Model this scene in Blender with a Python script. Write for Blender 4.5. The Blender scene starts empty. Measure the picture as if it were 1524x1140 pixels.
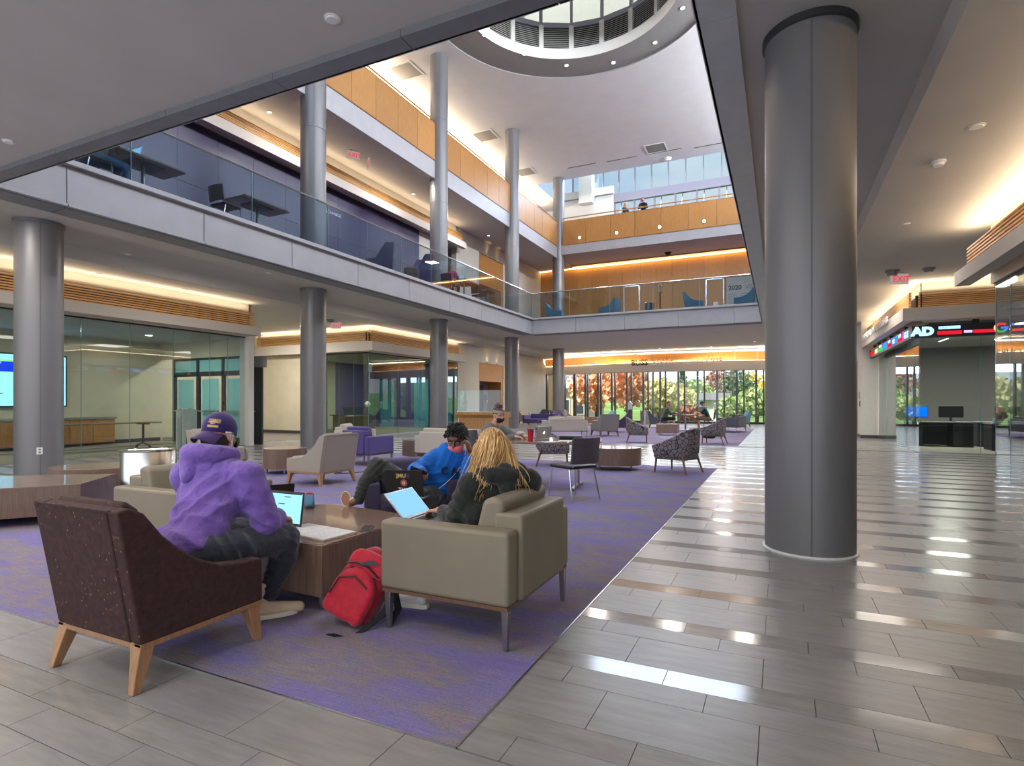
import bpy, bmesh, math, random
from mathutils import Vector, Matrix, Euler
random.seed(7)
R=math.radians; PI=math.pi
SC=bpy.context.scene; COL=SC.collection
# ---------------------------------------------------------------- camera, sky, lights, exposure
CAMZ=1.3; YAW=25.30
cd=bpy.data.cameras.new('camera'); cam=bpy.data.objects.new('camera',cd); COL.objects.link(cam)
cam.location=(0,0,CAMZ); cam.rotation_euler=(R(90),0,R(YAW))
cd.sensor_width=36; cd.lens=842/1524*36; cd.shift_y=29/1524; cd.clip_start=.05; cd.clip_end=600
SC.camera=cam
SC.view_settings.view_transform='Standard'; SC.view_settings.look='None'
SC.view_settings.gamma=1; SC.view_settings.use_curve_mapping=False
SC.view_settings.exposure=0.65
cy=SC.cycles
cy.use_denoising=True; cy.max_bounces=10; cy.diffuse_bounces=6; cy.glossy_bounces=5
cy.transparent_max_bounces=24; cy.transmission_bounces=6; cy.sample_clamp_indirect=6; cy.caustics_reflective=False; cy.caustics_refractive=False
def lin(c):
    return tuple((x/255/12.92 if x/255<=.04045 else ((x/255+.055)/1.055)**2.4) for x in c)+(1,)
W=bpy.data.worlds.new('sky'); SC.world=W; W.use_nodes=True
nt=W.node_tree; N=nt.nodes; Lk=nt.links; N.clear()
wo=N.new('ShaderNodeOutputWorld'); bg=N.new('ShaderNodeBackground'); tc=N.new('ShaderNodeTexCoord')
nz=N.new('ShaderNodeTexNoise'); nz.inputs['Scale'].default_value=2.2; nz.inputs['Detail'].default_value=6; nz.inputs['Roughness'].default_value=.55
mp=N.new('ShaderNodeMapping'); mp.inputs['Scale'].default_value=(1,1,2.6)
cr=N.new('ShaderNodeValToRGB'); cr.color_ramp.elements[0].position=.36; cr.color_ramp.elements[0].color=lin((176,208,240))
cr.color_ramp.elements[1].position=.62; cr.color_ramp.elements[1].color=lin((238,242,248))
Lk.new(tc.outputs['Generated'],mp.inputs[0]); Lk.new(mp.outputs[0],nz.inputs['Vector']); Lk.new(nz.outputs['Fac'],cr.inputs[0])
sx_=N.new('ShaderNodeSeparateXYZ'); Lk.new(tc.outputs['Generated'],sx_.inputs[0])
el=N.new('ShaderNodeMapRange'); el.inputs['From Min'].default_value=.02; el.inputs['From Max'].default_value=.28; el.inputs['To Min'].default_value=.95; el.inputs['To Max'].default_value=.66; Lk.new(sx_.outputs[2],el.inputs[0]); Lk.new(el.outputs[0],bg.inputs['Strength'])
wm=N.new('ShaderNodeMapRange'); wm.inputs['From Min'].default_value=.05; wm.inputs['From Max'].default_value=.3; wm.inputs['To Min'].default_value=.75; wm.inputs['To Max'].default_value=.0; Lk.new(sx_.outputs[2],wm.inputs[0])
mw=N.new('ShaderNodeMix'); mw.data_type='RGBA'; mw.inputs[7].default_value=(1,1,1,1); Lk.new(wm.outputs[0],mw.inputs[0]); Lk.new(cr.outputs[0],mw.inputs[6]); Lk.new(mw.outputs[2],bg.inputs[0]); Lk.new(bg.outputs[0],wo.inputs[0])
WARM=lin((255,212,152))[:3]; WARM2=lin((255,226,188))[:3]; NEUT=lin((255,244,232))[:3]; COOL=lin((214,232,255))[:3]
def area(name,loc,dirv,sx,sy,power,color=(1,1,1),shape='RECTANGLE',spread=180,roll=0):
    l=bpy.data.lights.new(name,'AREA'); l.shape=shape; l.size=sx; l.size_y=sy; l.energy=power; l.color=color; l.spread=R(spread)
    o=bpy.data.objects.new(name,l); COL.objects.link(o); o.location=loc
    q=Vector(dirv).to_track_quat('-Z','Y'); o.rotation_mode='QUATERNION'; o.rotation_quaternion=q
    if roll: o.rotation_quaternion=q@Euler((0,0,R(roll))).to_quaternion()
    return o
def strip(name,p0,p1,width,up,power,color=WARM,spread=180):
    """a cove light strip from p0 to p1 shining along 'up'"""
    p0=Vector(p0);p1=Vector(p1);x=(p1-p0).normalized();z=-Vector(up).normalized();y=z.cross(x)
    l=bpy.data.lights.new(name,'AREA'); l.shape='RECTANGLE'; l.size=(p1-p0).length; l.size_y=width; l.energy=power; l.color=color; l.spread=R(spread)
    o=bpy.data.objects.new(name,l); COL.objects.link(o)
    M=Matrix((x,y,z)).transposed().to_4x4(); M.translation=(p0+p1)/2; o.matrix_world=M
    return o
def spot(name,loc,power,angle=110,blend=.6,color=NEUT,radius=.06,dirv=(0,0,-1)):
    l=bpy.data.lights.new(name,'SPOT'); l.energy=power; l.spot_size=R(angle); l.spot_blend=blend; l.color=color; l.shadow_soft_size=radius
    o=bpy.data.objects.new(name,l); COL.objects.link(o); o.location=loc
    o.rotation_mode='QUATERNION'; o.rotation_quaternion=Vector(dirv).to_track_quat('-Z','Y'); return o
# daylight through the atrium's roof lantern and its clerestory
area('skylight_daylight',(-6.4,17.2,18.6),(0,0,-1),5.6,5.6,4200,COOL,'DISK')
area('clerestory_daylight',(-6.5,37.2,17.6),(0,-1,-.55),11,3.0,1700,COOL)
area('back_fill',(-6,-3.7,2.4),(0,1,.12),26,3.6,420,lin((236,242,255))[:3])  # unseen fill added behind the camera, as if from an assumed entrance
area('window_daylight',(-7.5,40.5,3.6),(0,-1,-.25),17,1.2,500,COOL)

sl=bpy.data.lights.new('sun','SUN'); sl.energy=6.5; sl.angle=R(4); sl.color=lin((255,246,232))[:3]; so_=bpy.data.objects.new('sun',sl); COL.objects.link(so_); so_.rotation_mode='QUATERNION'; so_.rotation_quaternion=Vector((.35,.42,-1.1)).to_track_quat('-Z','Y')
# ---------------------------------------------------------------- mesh helpers
class MB:
    def __init__(s): s.v=[]; s.f=[]
    def add(s,vs,fs):
        n=len(s.v); s.v+=[tuple(v) for v in vs]; s.f+=[tuple(i+n for i in f) for f in fs]; return s
    def box(s,a,b):
        x0,y0,z0=a;x1,y1,z1=b
        return s.add([(x0,y0,z0),(x1,y0,z0),(x1,y1,z0),(x0,y1,z0),(x0,y0,z1),(x1,y0,z1),(x1,y1,z1),(x0,y1,z1)],
            [(3,2,1,0),(4,5,6,7),(0,1,5,4),(1,2,6,5),(2,3,7,6),(3,0,4,7)])
    def obox(s,c,ax,ay,az,hx,hy,hz):
        c=Vector(c);ax=Vector(ax)*hx;ay=Vector(ay)*hy;az=Vector(az)*hz
        vs=[c+i*ax+j*ay+k*az for k in(-1,1) for i,j in((-1,-1),(1,-1),(1,1),(-1,1))]
        return s.add(vs,[(3,2,1,0),(4,5,6,7),(0,1,5,4),(1,2,6,5),(2,3,7,6),(3,0,4,7)])
    def prism(s,poly,z0,z1,axis='z'):
        n=len(poly)
        m={'z':lambda p,h:(p[0],p[1],h),'x':lambda p,h:(h,p[0],p[1]),'y':lambda p,h:(p[0],h,p[1])}[axis]
        vs=[m(p,z0) for p in poly]+[m(p,z1) for p in poly]
        fs=[tuple(range(n-1,-1,-1)),tuple(range(n,2*n))]+[(i,(i+1)%n,n+(i+1)%n,n+i) for i in range(n)]
        return s.add(vs,fs)
    def tube(s,pts,r,n=8,cap=True):
        pts=[Vector(p) for p in pts]; rs=r if isinstance(r,(list,tuple)) else [r]*len(pts)
        rings=[];u=None
        for i,p in enumerate(pts):
            t=(pts[min(i+1,len(pts)-1)]-pts[max(i-1,0)])
            if t.length<1e-9: t=Vector((0,0,1))
            t.normalize()
            if u is None:
                u=t.orthogonal().normalized()
            else:
                u=(u-t*u.dot(t))
                u=u.normalized() if u.length>1e-6 else t.orthogonal().normalized()
            w=t.cross(u); rings.append([p+(u*math.cos(2*PI*k/n)+w*math.sin(2*PI*k/n))*rs[i] for k in range(n)])
        return s.loft(rings,cap)
    def loft(s,rings,cap=True,closed=True):
        n=len(rings[0]); vs=[v for r in rings for v in r]; fs=[]
        for i in range(len(rings)-1):
            for k in range(n if closed else n-1):
                a=i*n+k;b=i*n+(k+1)%n; fs.append((a,b,b+n,a+n))
        if cap:
            fs.append(tuple(range(n-1,-1,-1))); fs.append(tuple(range((len(rings)-1)*n,len(rings)*n)))
        return s.add(vs,fs)
    def cyl(s,p0,p1,r0,r1=None,n=16): return s.tube([p0,p1],[r0,r0 if r1 is None else r1],n)
    def lathe(s,prof,n=32,c=(0,0,0),sx=1,sy=1,cap=True):
        return s.loft([[(c[0]+r*sx*math.cos(2*PI*k/n),c[1]+r*sy*math.sin(2*PI*k/n),c[2]+z) for k in range(n)] for r,z in prof],cap)
    def ball(s,c,r,n=12,m=8,ax=None):
        r=(r,r,r) if not isinstance(r,(list,tuple)) else r
        c=Vector(c); A=ax or (Vector((1,0,0)),Vector((0,1,0)),Vector((0,0,1)))
        vs=[c-A[2]*r[2]]; 
        for j in range(1,m):
            t=-PI/2+PI*j/m
            for k in range(n):
                q=2*PI*k/n; vs.append(c+A[0]*(r[0]*math.cos(t)*math.cos(q))+A[1]*(r[1]*math.cos(t)*math.sin(q))+A[2]*(r[2]*math.sin(t)))
        vs.append(c+A[2]*r[2]); fs=[]
        for k in range(n): fs.append((0,1+(k+1)%n,1+k))
        for j in range(m-2):
            for k in range(n):
                a=1+j*n+k;b=1+j*n+(k+1)%n; fs.append((a,b,b+n,a+n))
        e=len(vs)-1;q=1+(m-2)*n
        for k in range(n): fs.append((q+k,q+(k+1)%n,e))
        return s.add(vs,fs)
    def limb(s,p0,p1,r0,r1,n=12):
        s.ball(p0,r0,n,8); s.ball(p1,r1,n,8); s.cyl(p0,p1,r0,r1,n); return s
    def chain(s,pts,rs,n=12):
        for i in range(len(pts)-1): s.limb(pts[i],pts[i+1],rs[i],rs[i+1],n)
        return s
    def quad(s,a,b,c,d): return s.add([a,b,c,d],[(0,1,2,3)])
    def mesh(s,name,mat,smooth=False,angle=35):
        me=bpy.data.meshes.new(name); me.from_pydata(s.v,[],s.f); 
        bm=bmesh.new(); bm.from_mesh(me); bmesh.ops.recalc_face_normals(bm,faces=bm.faces); bm.to_mesh(me); bm.free()
        if mat: me.materials.append(mat)
        if smooth:
            me.polygons.foreach_set('use_smooth',[True]*len(me.polygons))
            if smooth!='all': me.set_sharp_from_angle(angle=R(angle))
        me.update(); return me
    def build(s,name,mat,parent=None,smooth=False,bevel=0,seg=2,angle=35):
        o=bpy.data.objects.new(name,s.mesh(name,mat,smooth or bool(bevel),angle)); COL.objects.link(o)
        if bevel:
            b=o.modifiers.new('bevel','BEVEL'); b.width=bevel; b.segments=seg; b.limit_method='ANGLE'; b.angle_limit=R(30); b.harden_normals=False
        if parent: o.parent=parent
        return o
def tag(o,label=None,cat=None,group=None,kind=None):
    if label: o['label']=label
    if cat: o['category']=cat
    if group: o['group']=group
    if kind: o['kind']=kind
    return o
def thing(name,loc,rz=0,label=None,cat=None,group=None,kind=None):
    o=bpy.data.objects.new(name,None); COL.objects.link(o); o.empty_display_size=.1
    o.location=loc; o.rotation_euler=(0,0,rz); return tag(o,label,cat,group,kind)
KIDS={}
def copy_tree(o,parent=None):
    c=o.copy(); COL.objects.link(c)
    if parent: c.parent=parent
    for ch in [x for x in COL.objects if x.parent==o]: copy_tree(ch,c)
    return c
def dup(o,loc,rz,label,group=None):
    c=copy_tree(o); c.location=loc; c.rotation_euler=(0,0,rz); c['label']=label
    if group: c['group']=group
    return c
def heading(dx,dy): return math.atan2(-dx,dy)    # rotation that turns local +Y to (dx,dy)
FONT=None
def text(name,body,size,mat,origin,right,up,parent=None,ext=.004,align='LEFT',bold=0,sx=1,squash=True):
    cu=bpy.data.curves.new(name,'FONT'); cu.body=body; cu.size=size; cu.extrude=ext; cu.align_x=align; cu.offset=bold; cu.resolution_u=3
    o=bpy.data.objects.new(name+'_t',cu); COL.objects.link(o)
    dg=bpy.context.evaluated_depsgraph_get(); me=bpy.data.meshes.new_from_object(o.evaluated_get(dg)); bpy.data.objects.remove(o)
    x=Vector(right).normalized();y=Vector(up).normalized();z=x.cross(y)
    M=Matrix((x*sx,y,z)).transposed().to_4x4(); M.translation=Vector(origin); me.transform(M)
    me.materials.clear(); me.materials.append(mat); me.name=name
    r=bpy.data.objects.new(name,me); COL.objects.link(r)
    if parent: r.parent=parent
    return r
def remesh(mb,name,mat,voxel,parent=None,smooth=6,fac=.5,disp=0,dscale=.12,bumps=None):
    o=mb.build(name,mat); m=o.modifiers.new('r','REMESH'); m.mode='VOXEL'; m.voxel_size=voxel; m.use_smooth_shade=True
    s=o.modifiers.new('s','SMOOTH'); s.factor=fac; s.iterations=smooth
    if disp:
        t=bpy.data.textures.new(name,'CLOUDS'); t.noise_scale=dscale; t.noise_depth=1
        d=o.modifiers.new('d','DISPLACE'); d.texture=t; d.strength=disp; d.mid_level=.5; d.texture_coords='LOCAL'
    dg=bpy.context.evaluated_depsgraph_get(); me=bpy.data.meshes.new_from_object(o.evaluated_get(dg))
    old=o.data; o.modifiers.clear(); o.data=me; bpy.data.meshes.remove(old)
    me.polygons.foreach_set('use_smooth',[True]*len(me.polygons))
    if not me.materials: me.materials.append(mat)
    if parent: o.parent=parent
    return o
# ---------------------------------------------------------------- materials
class G:
    def __init__(s,name):
        s.m=bpy.data.materials.new(name); s.m.use_nodes=True; s.t=s.m.node_tree; s.n=s.t.nodes; s.l=s.t.links
        s.p=s.n['Principled BSDF']; s.out=s.n['Material Output']
    def node(s,k,**kw):
        n=s.n.new(k)
        for a,b in kw.items():
            if a in n.inputs: n.inputs[a].default_value=b
            else: setattr(n,a,b)
        return n
    def link(s,a,b): s.l.new(a,b)
    def coords(s,scale=(1,1,1),kind='Object',rot=(0,0,0)):
        t=s.node('ShaderNodeTexCoord'); m=s.node('ShaderNodeMapping'); m.inputs['Scale'].default_value=scale; m.inputs['Rotation'].default_value=rot
        s.link(t.outputs[kind],m.inputs[0]); return m.outputs[0]
    def ramp(s,fac,stops):
        r=s.node('ShaderNodeValToRGB'); e=r.color_ramp.elements
        while len(e)<len(stops): e.new(.5)
        for i,(p,c) in enumerate(stops): e[i].position=p; e[i].color=lin(c) if max(c[:3])>1 else tuple(c)+(1,)
        s.link(fac,r.inputs[0]); return r.outputs[0]
    def noise(s,vec,scale,detail=3,rough=.5):
        n=s.node('ShaderNodeTexNoise'); n.inputs['Scale'].default_value=scale; n.inputs['Detail'].default_value=detail; n.inputs['Roughness'].default_value=rough
        s.link(vec,n.inputs['Vector']); return n.outputs['Fac']
    def mix(s,a,b,f,mode='MIX'):
        m=s.node('ShaderNodeMix'); m.data_type='RGBA'; m.blend_type=mode
        for sock,v in((m.inputs[0],f),(m.inputs[6],a),(m.inputs[7],b)):
            if hasattr(v,'links'): s.link(v,sock)
            else: sock.default_value=v
        return m.outputs[2]
    def bump(s,h,strength,dist=.01):
        b=s.node('ShaderNodeBump'); b.inputs['Strength'].default_value=strength; b.inputs['Distance'].default_value=dist
        s.link(h,b.inputs['Height']); s.link(b.outputs[0],s.p.inputs['Normal'])
def P(name,col,rough=.5,metal=0,spec=.5,var=0,vscale=6,bump=0,bscale=60,bdist=.004,sheen=0,coat=0,vs=(1,1,1)):
    g=G(name); p=g.p; p.inputs['Roughness'].default_value=rough; p.inputs['Metallic'].default_value=metal; p.inputs['Specular IOR Level'].default_value=spec
    c=lin(col); p.inputs['Base Color'].default_value=c
    if sheen: p.inputs['Sheen Weight'].default_value=sheen
    if coat: p.inputs['Coat Weight'].default_value=coat; p.inputs['Coat Roughness'].default_value=.08
    if var or bump: v=g.coords(vs)
    if var:
        n=g.noise(v,vscale,4); lo=tuple(max(0,x*(1-var)) for x in col); hi=tuple(min(255,x*(1+var)) for x in col)
        g.link(g.ramp(n,[(.3,lo),(.7,hi)]),p.inputs['Base Color'])
    if bump: g.bump(g.noise(v,bscale,3),bump,bdist)
    return g.m
def WOOD(name,c0,c1,grain=(30,30,1.2),rough=.4,scale=3,coat=0,fine=.35):
    g=G(name); p=g.p; p.inputs['Roughness'].default_value=rough
    if coat: p.inputs['Coat Weight'].default_value=coat; p.inputs['Coat Roughness'].default_value=.06
    v=g.coords(grain); n=g.noise(v,scale,5,.6); col=g.ramp(n,[(.3,c0),(.7,c1)])
    oi=g.node('ShaderNodeObjectInfo'); mr=g.node('ShaderNodeMapRange'); mr.inputs['To Min'].default_value=.9; mr.inputs['To Max'].default_value=1.08
    g.link(oi.outputs['Random'],mr.inputs[0])
    col=g.mix(col,mr.outputs[0],1.0,'MULTIPLY')
    g.link(col,p.inputs['Base Color']); g.bump(n,.08,.002); return g.m
def EMIT(name,col,strength):
    g=G(name); e=g.node('ShaderNodeEmission'); e.inputs[0].default_value=lin(col); e.inputs[1].default_value=strength; g.link(e.outputs[0],g.out.inputs[0]); return g.m
def GLASS(name,tint,base=.04,rough=0.0):
    g=G(name); tr=g.node('ShaderNodeBsdfTransparent'); tr.inputs[0].default_value=lin(tint)
    gl=g.node('ShaderNodeBsdfGlossy'); gl.inputs['Roughness'].default_value=rough; gl.inputs['Color'].default_value=(.95,.97,1,1)
    lw=g.node('ShaderNodeLayerWeight'); lw.inputs[0].default_value=.5
    po=g.node('ShaderNodeMath',operation='POWER'); po.inputs[1].default_value=4.0; g.link(lw.outputs['Facing'],po.inputs[0])
    ma=g.node('ShaderNodeMath',operation='MULTIPLY_ADD'); ma.inputs[1].default_value=.85; ma.inputs[2].default_value=base; g.link(po.outputs[0],ma.inputs[0])
    mx=g.node('ShaderNodeMixShader'); g.link(ma.outputs[0],mx.inputs[0]); g.link(tr.outputs[0],mx.inputs[1]); g.link(gl.outputs[0],mx.inputs[2]); g.link(mx.outputs[0],g.out.inputs[0]); return g.m
m_ceil=P('ceiling_paint',(186,184,180),.9,var=.015,vscale=1.5)
m_white=P('white_paint',(214,212,206),.8,var=.01)
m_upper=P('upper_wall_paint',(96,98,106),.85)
m_ceil2=P('atrium_ceiling_paint',(222,222,222),.9,var=.012,vscale=1.5)
m_wall=P('wall_paint',(200,196,186),.85,var=.015,vscale=2)
m_beige=P('beige_paint',(205,198,176),.85,var=.02,vscale=2)
m_greywall=P('grey_paint',(140,138,136),.8,var=.02)
m_shelf=P('soffit_paint',(205,198,190),.75)
m_purplewall=P('purple_wall_panel',(44,37,76),.35,var=.05,vscale=3)
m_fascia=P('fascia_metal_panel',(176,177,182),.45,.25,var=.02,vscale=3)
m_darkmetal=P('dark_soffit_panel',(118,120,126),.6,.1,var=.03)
m_litmetal=P('skylit_edge_panel',(178,184,190),.5,.1,var=.02)  # paler than the near band: skylight on the right edge put into the colour
m_gapshade=P('shaded_slat_backing',(52,32,18),.8)  # darkened so the gaps between slats look shaded
def m_columnf():
    g=G('column_silver_paint'); p=g.p; p.inputs['Base Color'].default_value=lin((118,118,121)); p.inputs['Metallic'].default_value=.3; p.inputs['Roughness'].default_value=.42
    n=g.noise(g.coords((1,1,.3)),25,2); g.bump(n,.02,.001); return g.m
m_column=m_columnf()
m_joint=P('dark_joint',(60,60,62),.7)
m_rail=P('steel_rail',(190,195,200),.25,1)
m_steel=P('brushed_steel',(200,200,200),.22,1,bump=.05,bscale=300,vs=(1,1,.02))
m_chrome=P('chrome',(220,220,222),.12,1)
m_legmetal=P('satin_metal',(176,174,170),.3,1)
m_black=P('black_plastic',(22,22,24),.45)
m_dark=P('dark_grey_plastic',(48,49,52),.5)
m_grey=P('grey_plastic',(120,122,126),.45)
m_whitepl=P('white_plastic',(228,228,226),.4)
m_base=P('dark_baseboard',(62,64,70),.6)
m_oak=WOOD('honey_oak_veneer',(160,110,54),(184,134,76),(14,14,.9),.42,4)
m_oak2=WOOD('honey_oak_slat',(204,156,94),(232,192,132),(1.2,1.2,14),.5,4)
m_oakdark=WOOD('oak_edge',(140,92,40),(160,108,52),(12,12,1),.4)
m_walnut=WOOD('grey_walnut_laminate',(96,76,64),(128,104,88),(34,34,1.4),.32,3,.25)
m_walnuttop=WOOD('grey_walnut_top',(126,104,90),(150,126,110),(2,30,30),.22,3,.4)
m_leg=WOOD('maple_leg',(150,112,78),(178,138,100),(20,20,2),.4)
m_leg2=WOOD('walnut_leg',(98,70,52),(120,90,68),(20,20,2),.4)
g_clear=GLASS('clear_glass',(235,243,242),.045)
g_green=GLASS('green_tinted_glass',(206,222,216),.06)
g_win=GLASS('window_glass',(240,246,246),.03)
g_blue=GLASS('railing_glass',(222,232,238),.045)
m_edge=P('glass_edge',(110,150,150),.2)
m_maskblue=P('mask_blue',(150,190,205),.8)
def fabric(name,col,var=.12,bump=.35,sc=420,rough=.9,sheen=.2,patch=0):
    g=G(name); p=g.p; p.inputs['Roughness'].default_value=rough; p.inputs['Sheen Weight'].default_value=sheen; p.inputs['Specular IOR Level'].default_value=.25
    v=g.coords(); n=g.noise(v,sc,2,.7); lo=tuple(x*(1-var) for x in col); hi=tuple(min(255,x*(1+var)) for x in col)
    c=g.ramp(n,[(.35,lo),(.65,hi)])
    g.link(c,p.inputs['Base Color']); g.bump(n,bump,.0015); return g.m
f_tan=fabric('oatmeal_fabric',(158,148,136),.14)
f_white=fabric('ivory_fabric',(196,186,172),.06)
f_grey=fabric('grey_fabric',(128,126,126),.12)
f_purple=fabric('purple_fabric',(84,74,128),.12)
f_dpurple=fabric('dark_purple_fabric',(66,58,84),.12)
f_teal=fabric('teal_fabric',(84,122,140),.1)
f_slate=fabric('slate_fabric',(92,94,106),.12)
f_charcoal=fabric('charcoal_tweed',(68,64,70),.35,.4,220)
f_taupe=P('taupe_vinyl',(130,122,104),.48,spec=.45,var=.03,vscale=4,bump=.12,bscale=350,bdist=.001)
def m_brownf():
    g=G('speckled_brown_fabric'); p=g.p; p.inputs['Roughness'].default_value=.75; p.inputs['Specular IOR Level'].default_value=.25
    v=g.coords(); n=g.noise(v,30,4,.6); c=g.ramp(n,[(.3,(54,38,37)),(.7,(74,53,51))])
    vo=g.node('ShaderNodeTexVoronoi'); vo.inputs['Scale'].default_value=64; vo.inputs['Randomness'].default_value=1; g.link(g.coords((1,1,.55)),vo.inputs['Vector'])
    d=g.node('ShaderNodeMath',operation='LESS_THAN'); d.inputs[1].default_value=.19; g.link(vo.outputs['Distance'],d.inputs[0])
    sep=g.node('ShaderNodeSeparateColor'); g.link(vo.outputs['Color'],sep.inputs[0])
    t=g.node('ShaderNodeMath',operation='GREATER_THAN'); t.inputs[1].default_value=.72; g.link(sep.outputs[0],t.inputs[0])
    mm=g.node('ShaderNodeMath',operation='MULTIPLY'); g.link(d.outputs[0],mm.inputs[0]); g.link(t.outputs[0],mm.inputs[1])
    c=g.mix(c,lin((150,108,90)),mm.outputs[0]); g.link(c,p.inputs['Base Color']); g.bump(g.noise(v,300,2),.25,.0015); return g.m
f_brown=m_brownf()
def m_crackf():
    g=G('crackle_pattern_fabric'); p=g.p; p.inputs['Roughness'].default_value=.85
    v=g.coords(); vo=g.node('ShaderNodeTexVoronoi',feature='DISTANCE_TO_EDGE'); vo.inputs['Scale'].default_value=13; g.link(v,vo.inputs['Vector'])
    c=g.ramp(vo.outputs['Distance'],[(.045,(44,42,50)),(.075,(138,132,136))]); g.link(c,p.inputs['Base Color']); g.bump(g.noise(v,300,2),.2,.001); return g.m
f_crack=m_crackf()
def m_carpetf(name):
    g=G(name); p=g.p; p.inputs['Roughness'].default_value=.95; p.inputs['Specular IOR Level'].default_value=.1
    v=g.coords(); 
    a=g.noise(g.coords((.9,2.2,1)),1.3,5,.62); c=g.ramp(a,[(.28,(146,136,206)),(.42,(158,149,208)),(.50,(160,153,186)),(.56,(170,160,162)),(.62,(164,150,188)),(.74,(144,133,204))])
    f=g.noise(g.coords((1,3,1)),170,2,.8); lo=g.ramp(f,[(.3,(130,130,134)),(.7,(255,255,255))]); c=g.mix(c,lo,.75,'MULTIPLY')
    s=g.noise(g.coords((2,60,1)),3,3); c=g.mix(c,g.ramp(s,[(.35,(205,205,215)),(.65,(255,255,255))]),.55,'MULTIPLY')
    g.link(c,p.inputs['Base Color']); g.bump(f,.6,.004); return g.m
m_carpet=m_carpetf('purple_carpet')
def m_tilef(name,base,rough,var=.05):
    g=G(name); p=g.p; p.inputs['Specular IOR Level'].default_value=.38 if rough>.2 else .5
    geo=g.node('ShaderNodeNewGeometry'); mr=g.node('ShaderNodeMapRange'); mr.inputs['To Min'].default_value=1-var; mr.inputs['To Max'].default_value=1+var
    g.link(geo.outputs['Random Per Island'],mr.inputs[0])
    t=g.node('ShaderNodeTexCoord'); m=g.node('ShaderNodeMapping'); m.inputs['Scale'].default_value=(1.2,7,1); g.link(geo.outputs['Position'],m.inputs[0])
    n=g.noise(m.outputs[0],3.2,6,.62); c=g.ramp(n,[(.3,tuple(x*.92 for x in base)),(.7,tuple(x*1.06 for x in base))])
    c=g.mix(c,mr.outputs[0],1.0,'MULTIPLY'); g.link(c,p.inputs['Base Color'])
    p.inputs['Roughness'].default_value=rough
    f=g.noise(geo.outputs['Position'],900 if rough<.15 else 220,2); g.bump(f,.02 if rough<.15 else .03,.001); return g.m
m_tile=m_tilef('matte_porcelain_tile',(138,136,136),.30)
m_tilegl=m_tilef('polished_porcelain_tile',(142,140,139),.13)
m_grout=P('grout',(112,106,98),.9)
m_skin=P('light_skin',(214,160,132),.55,var=.03,vscale=30); m_skin2=P('tan_skin',(206,152,124),.55,var=.03); m_skindark=P('brown_skin',(110,72,54),.5,var=.05,vscale=30)
m_led=EMIT('cove_led',(255,206,140),9); m_dl=EMIT('downlight_lens',(255,240,215),14); m_dlsoft=EMIT('dim_downlight_lens',(255,236,205),3)
def stdcloth(name,col,b=.5,bs=14,bd=.02,rough=.9,var=.06):
    g=G(name); p=g.p; p.inputs['Roughness'].default_value=rough; p.inputs['Sheen Weight'].default_value=.25; p.inputs['Specular IOR Level'].default_value=.2
    v=g.coords(); n=g.noise(v,bs,4,.55); lo=tuple(x*(1-var) for x in col); hi=tuple(min(255,x*(1+var)) for x in col)
    g.link(g.ramp(n,[(.3,lo),(.7,hi)]),p.inputs['Base Color']); g.bump(n,b,bd); return g.m
# ================================================================ STRUCTURE
def S(name,mb,mat,**k):
    o=mb.build(name,mat,**k); 
    if not k.get('parent'): o['kind']='structure'
    return o
CX0,CX1=-9.7,-1.1            # carpets
C1=(1.83,11.82); C2=(17.8,30.46)
floor=S('floor',MB().box((-21,-4,-.3),(10,41,-.006)),m_grout); tag(floor,'grey porcelain tiled floor in narrow running rows','floor')
# tiles: rows along X, period .65 in Y (wide, narrow, polished)
def rows(y0,y1):
    k=math.floor((y0-2.81)/.65)
    while True:
        b=2.81+.65*k
        for ya,yb,off,mt in ((b,b+.325,-.70,'w'),(b-.325+.0,b-.16,-.92,'n'),(b-.16,b,-.49,'g')):
            if yb>y0 and ya<y1: yield ya,yb,off,mt
        if b>y1+.65: return
        k+=1
def clipspans(ya,yb,x0,x1):
    """parts of [x0,x1] not under a carpet"""
    ym=(ya+yb)/2
    for c in (C1,C2):
        if c[0]<ym<c[1]:
            out=[]
            if x0<CX0: out.append((x0,min(x1,CX0)))
            if x1>CX1: out.append((max(x0,CX1),x1))
            return out
    return [(x0,x1)]
cand=[]
for ya,yb,off,mt in rows(-.2,37.4):
    for c in (C1,C2):                       # do not run under the carpet borders
        if ya<c[0]<yb: yb=c[0]
        if ya<c[1]<yb: ya=c[1]
    if yb-ya<.01: continue
    i0=math.floor((-15-off)/.628); i1=math.ceil((9.5-off)/.628)
    for i in range(i0,i1):
        for xa,xb in clipspans(ya,yb,off+.628*i,off+.628*(i+1)):
            if xb-xa>.02:
                xm,ym=(xa+xb)/2,(ya+yb)/2
                d=.427*-xm+.904*ym; l=.904*xm+.427*ym
                vis=d>.9 and abs(l/d)<1.02
                cand.append((d if vis else d+50 if d>0 else 90,xa,ya,xb,yb,mt))
cand.sort(key=lambda t:t[0])
tm={'w':m_tile,'n':m_tile,'g':m_tilegl}
def tilebox(mb,xa,ya,xb,yb,dz): mb.box((xa+.0016,ya+.0016,-.012),(xb-.0016,yb-.0016,dz))
far={'w':MB(),'g':MB()}
for k,(d,xa,ya,xb,yb,mt) in enumerate(cand):
    if d>60: continue
    dz=random.uniform(-.0006,.0002)
    if k<300:
        mb=MB(); tilebox(mb,xa,ya,xb,yb,dz); mb.build('tile',tm[mt],floor)
    else: tilebox(far['g' if mt=='g' else 'w'],xa,ya,xb,yb,dz)
for mt,mb in far.items():
    o=mb.build('far_tiles' if mt=='w' else 'far_polished_tiles',tm[mt],floor); o['kind']='stuff'
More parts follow.
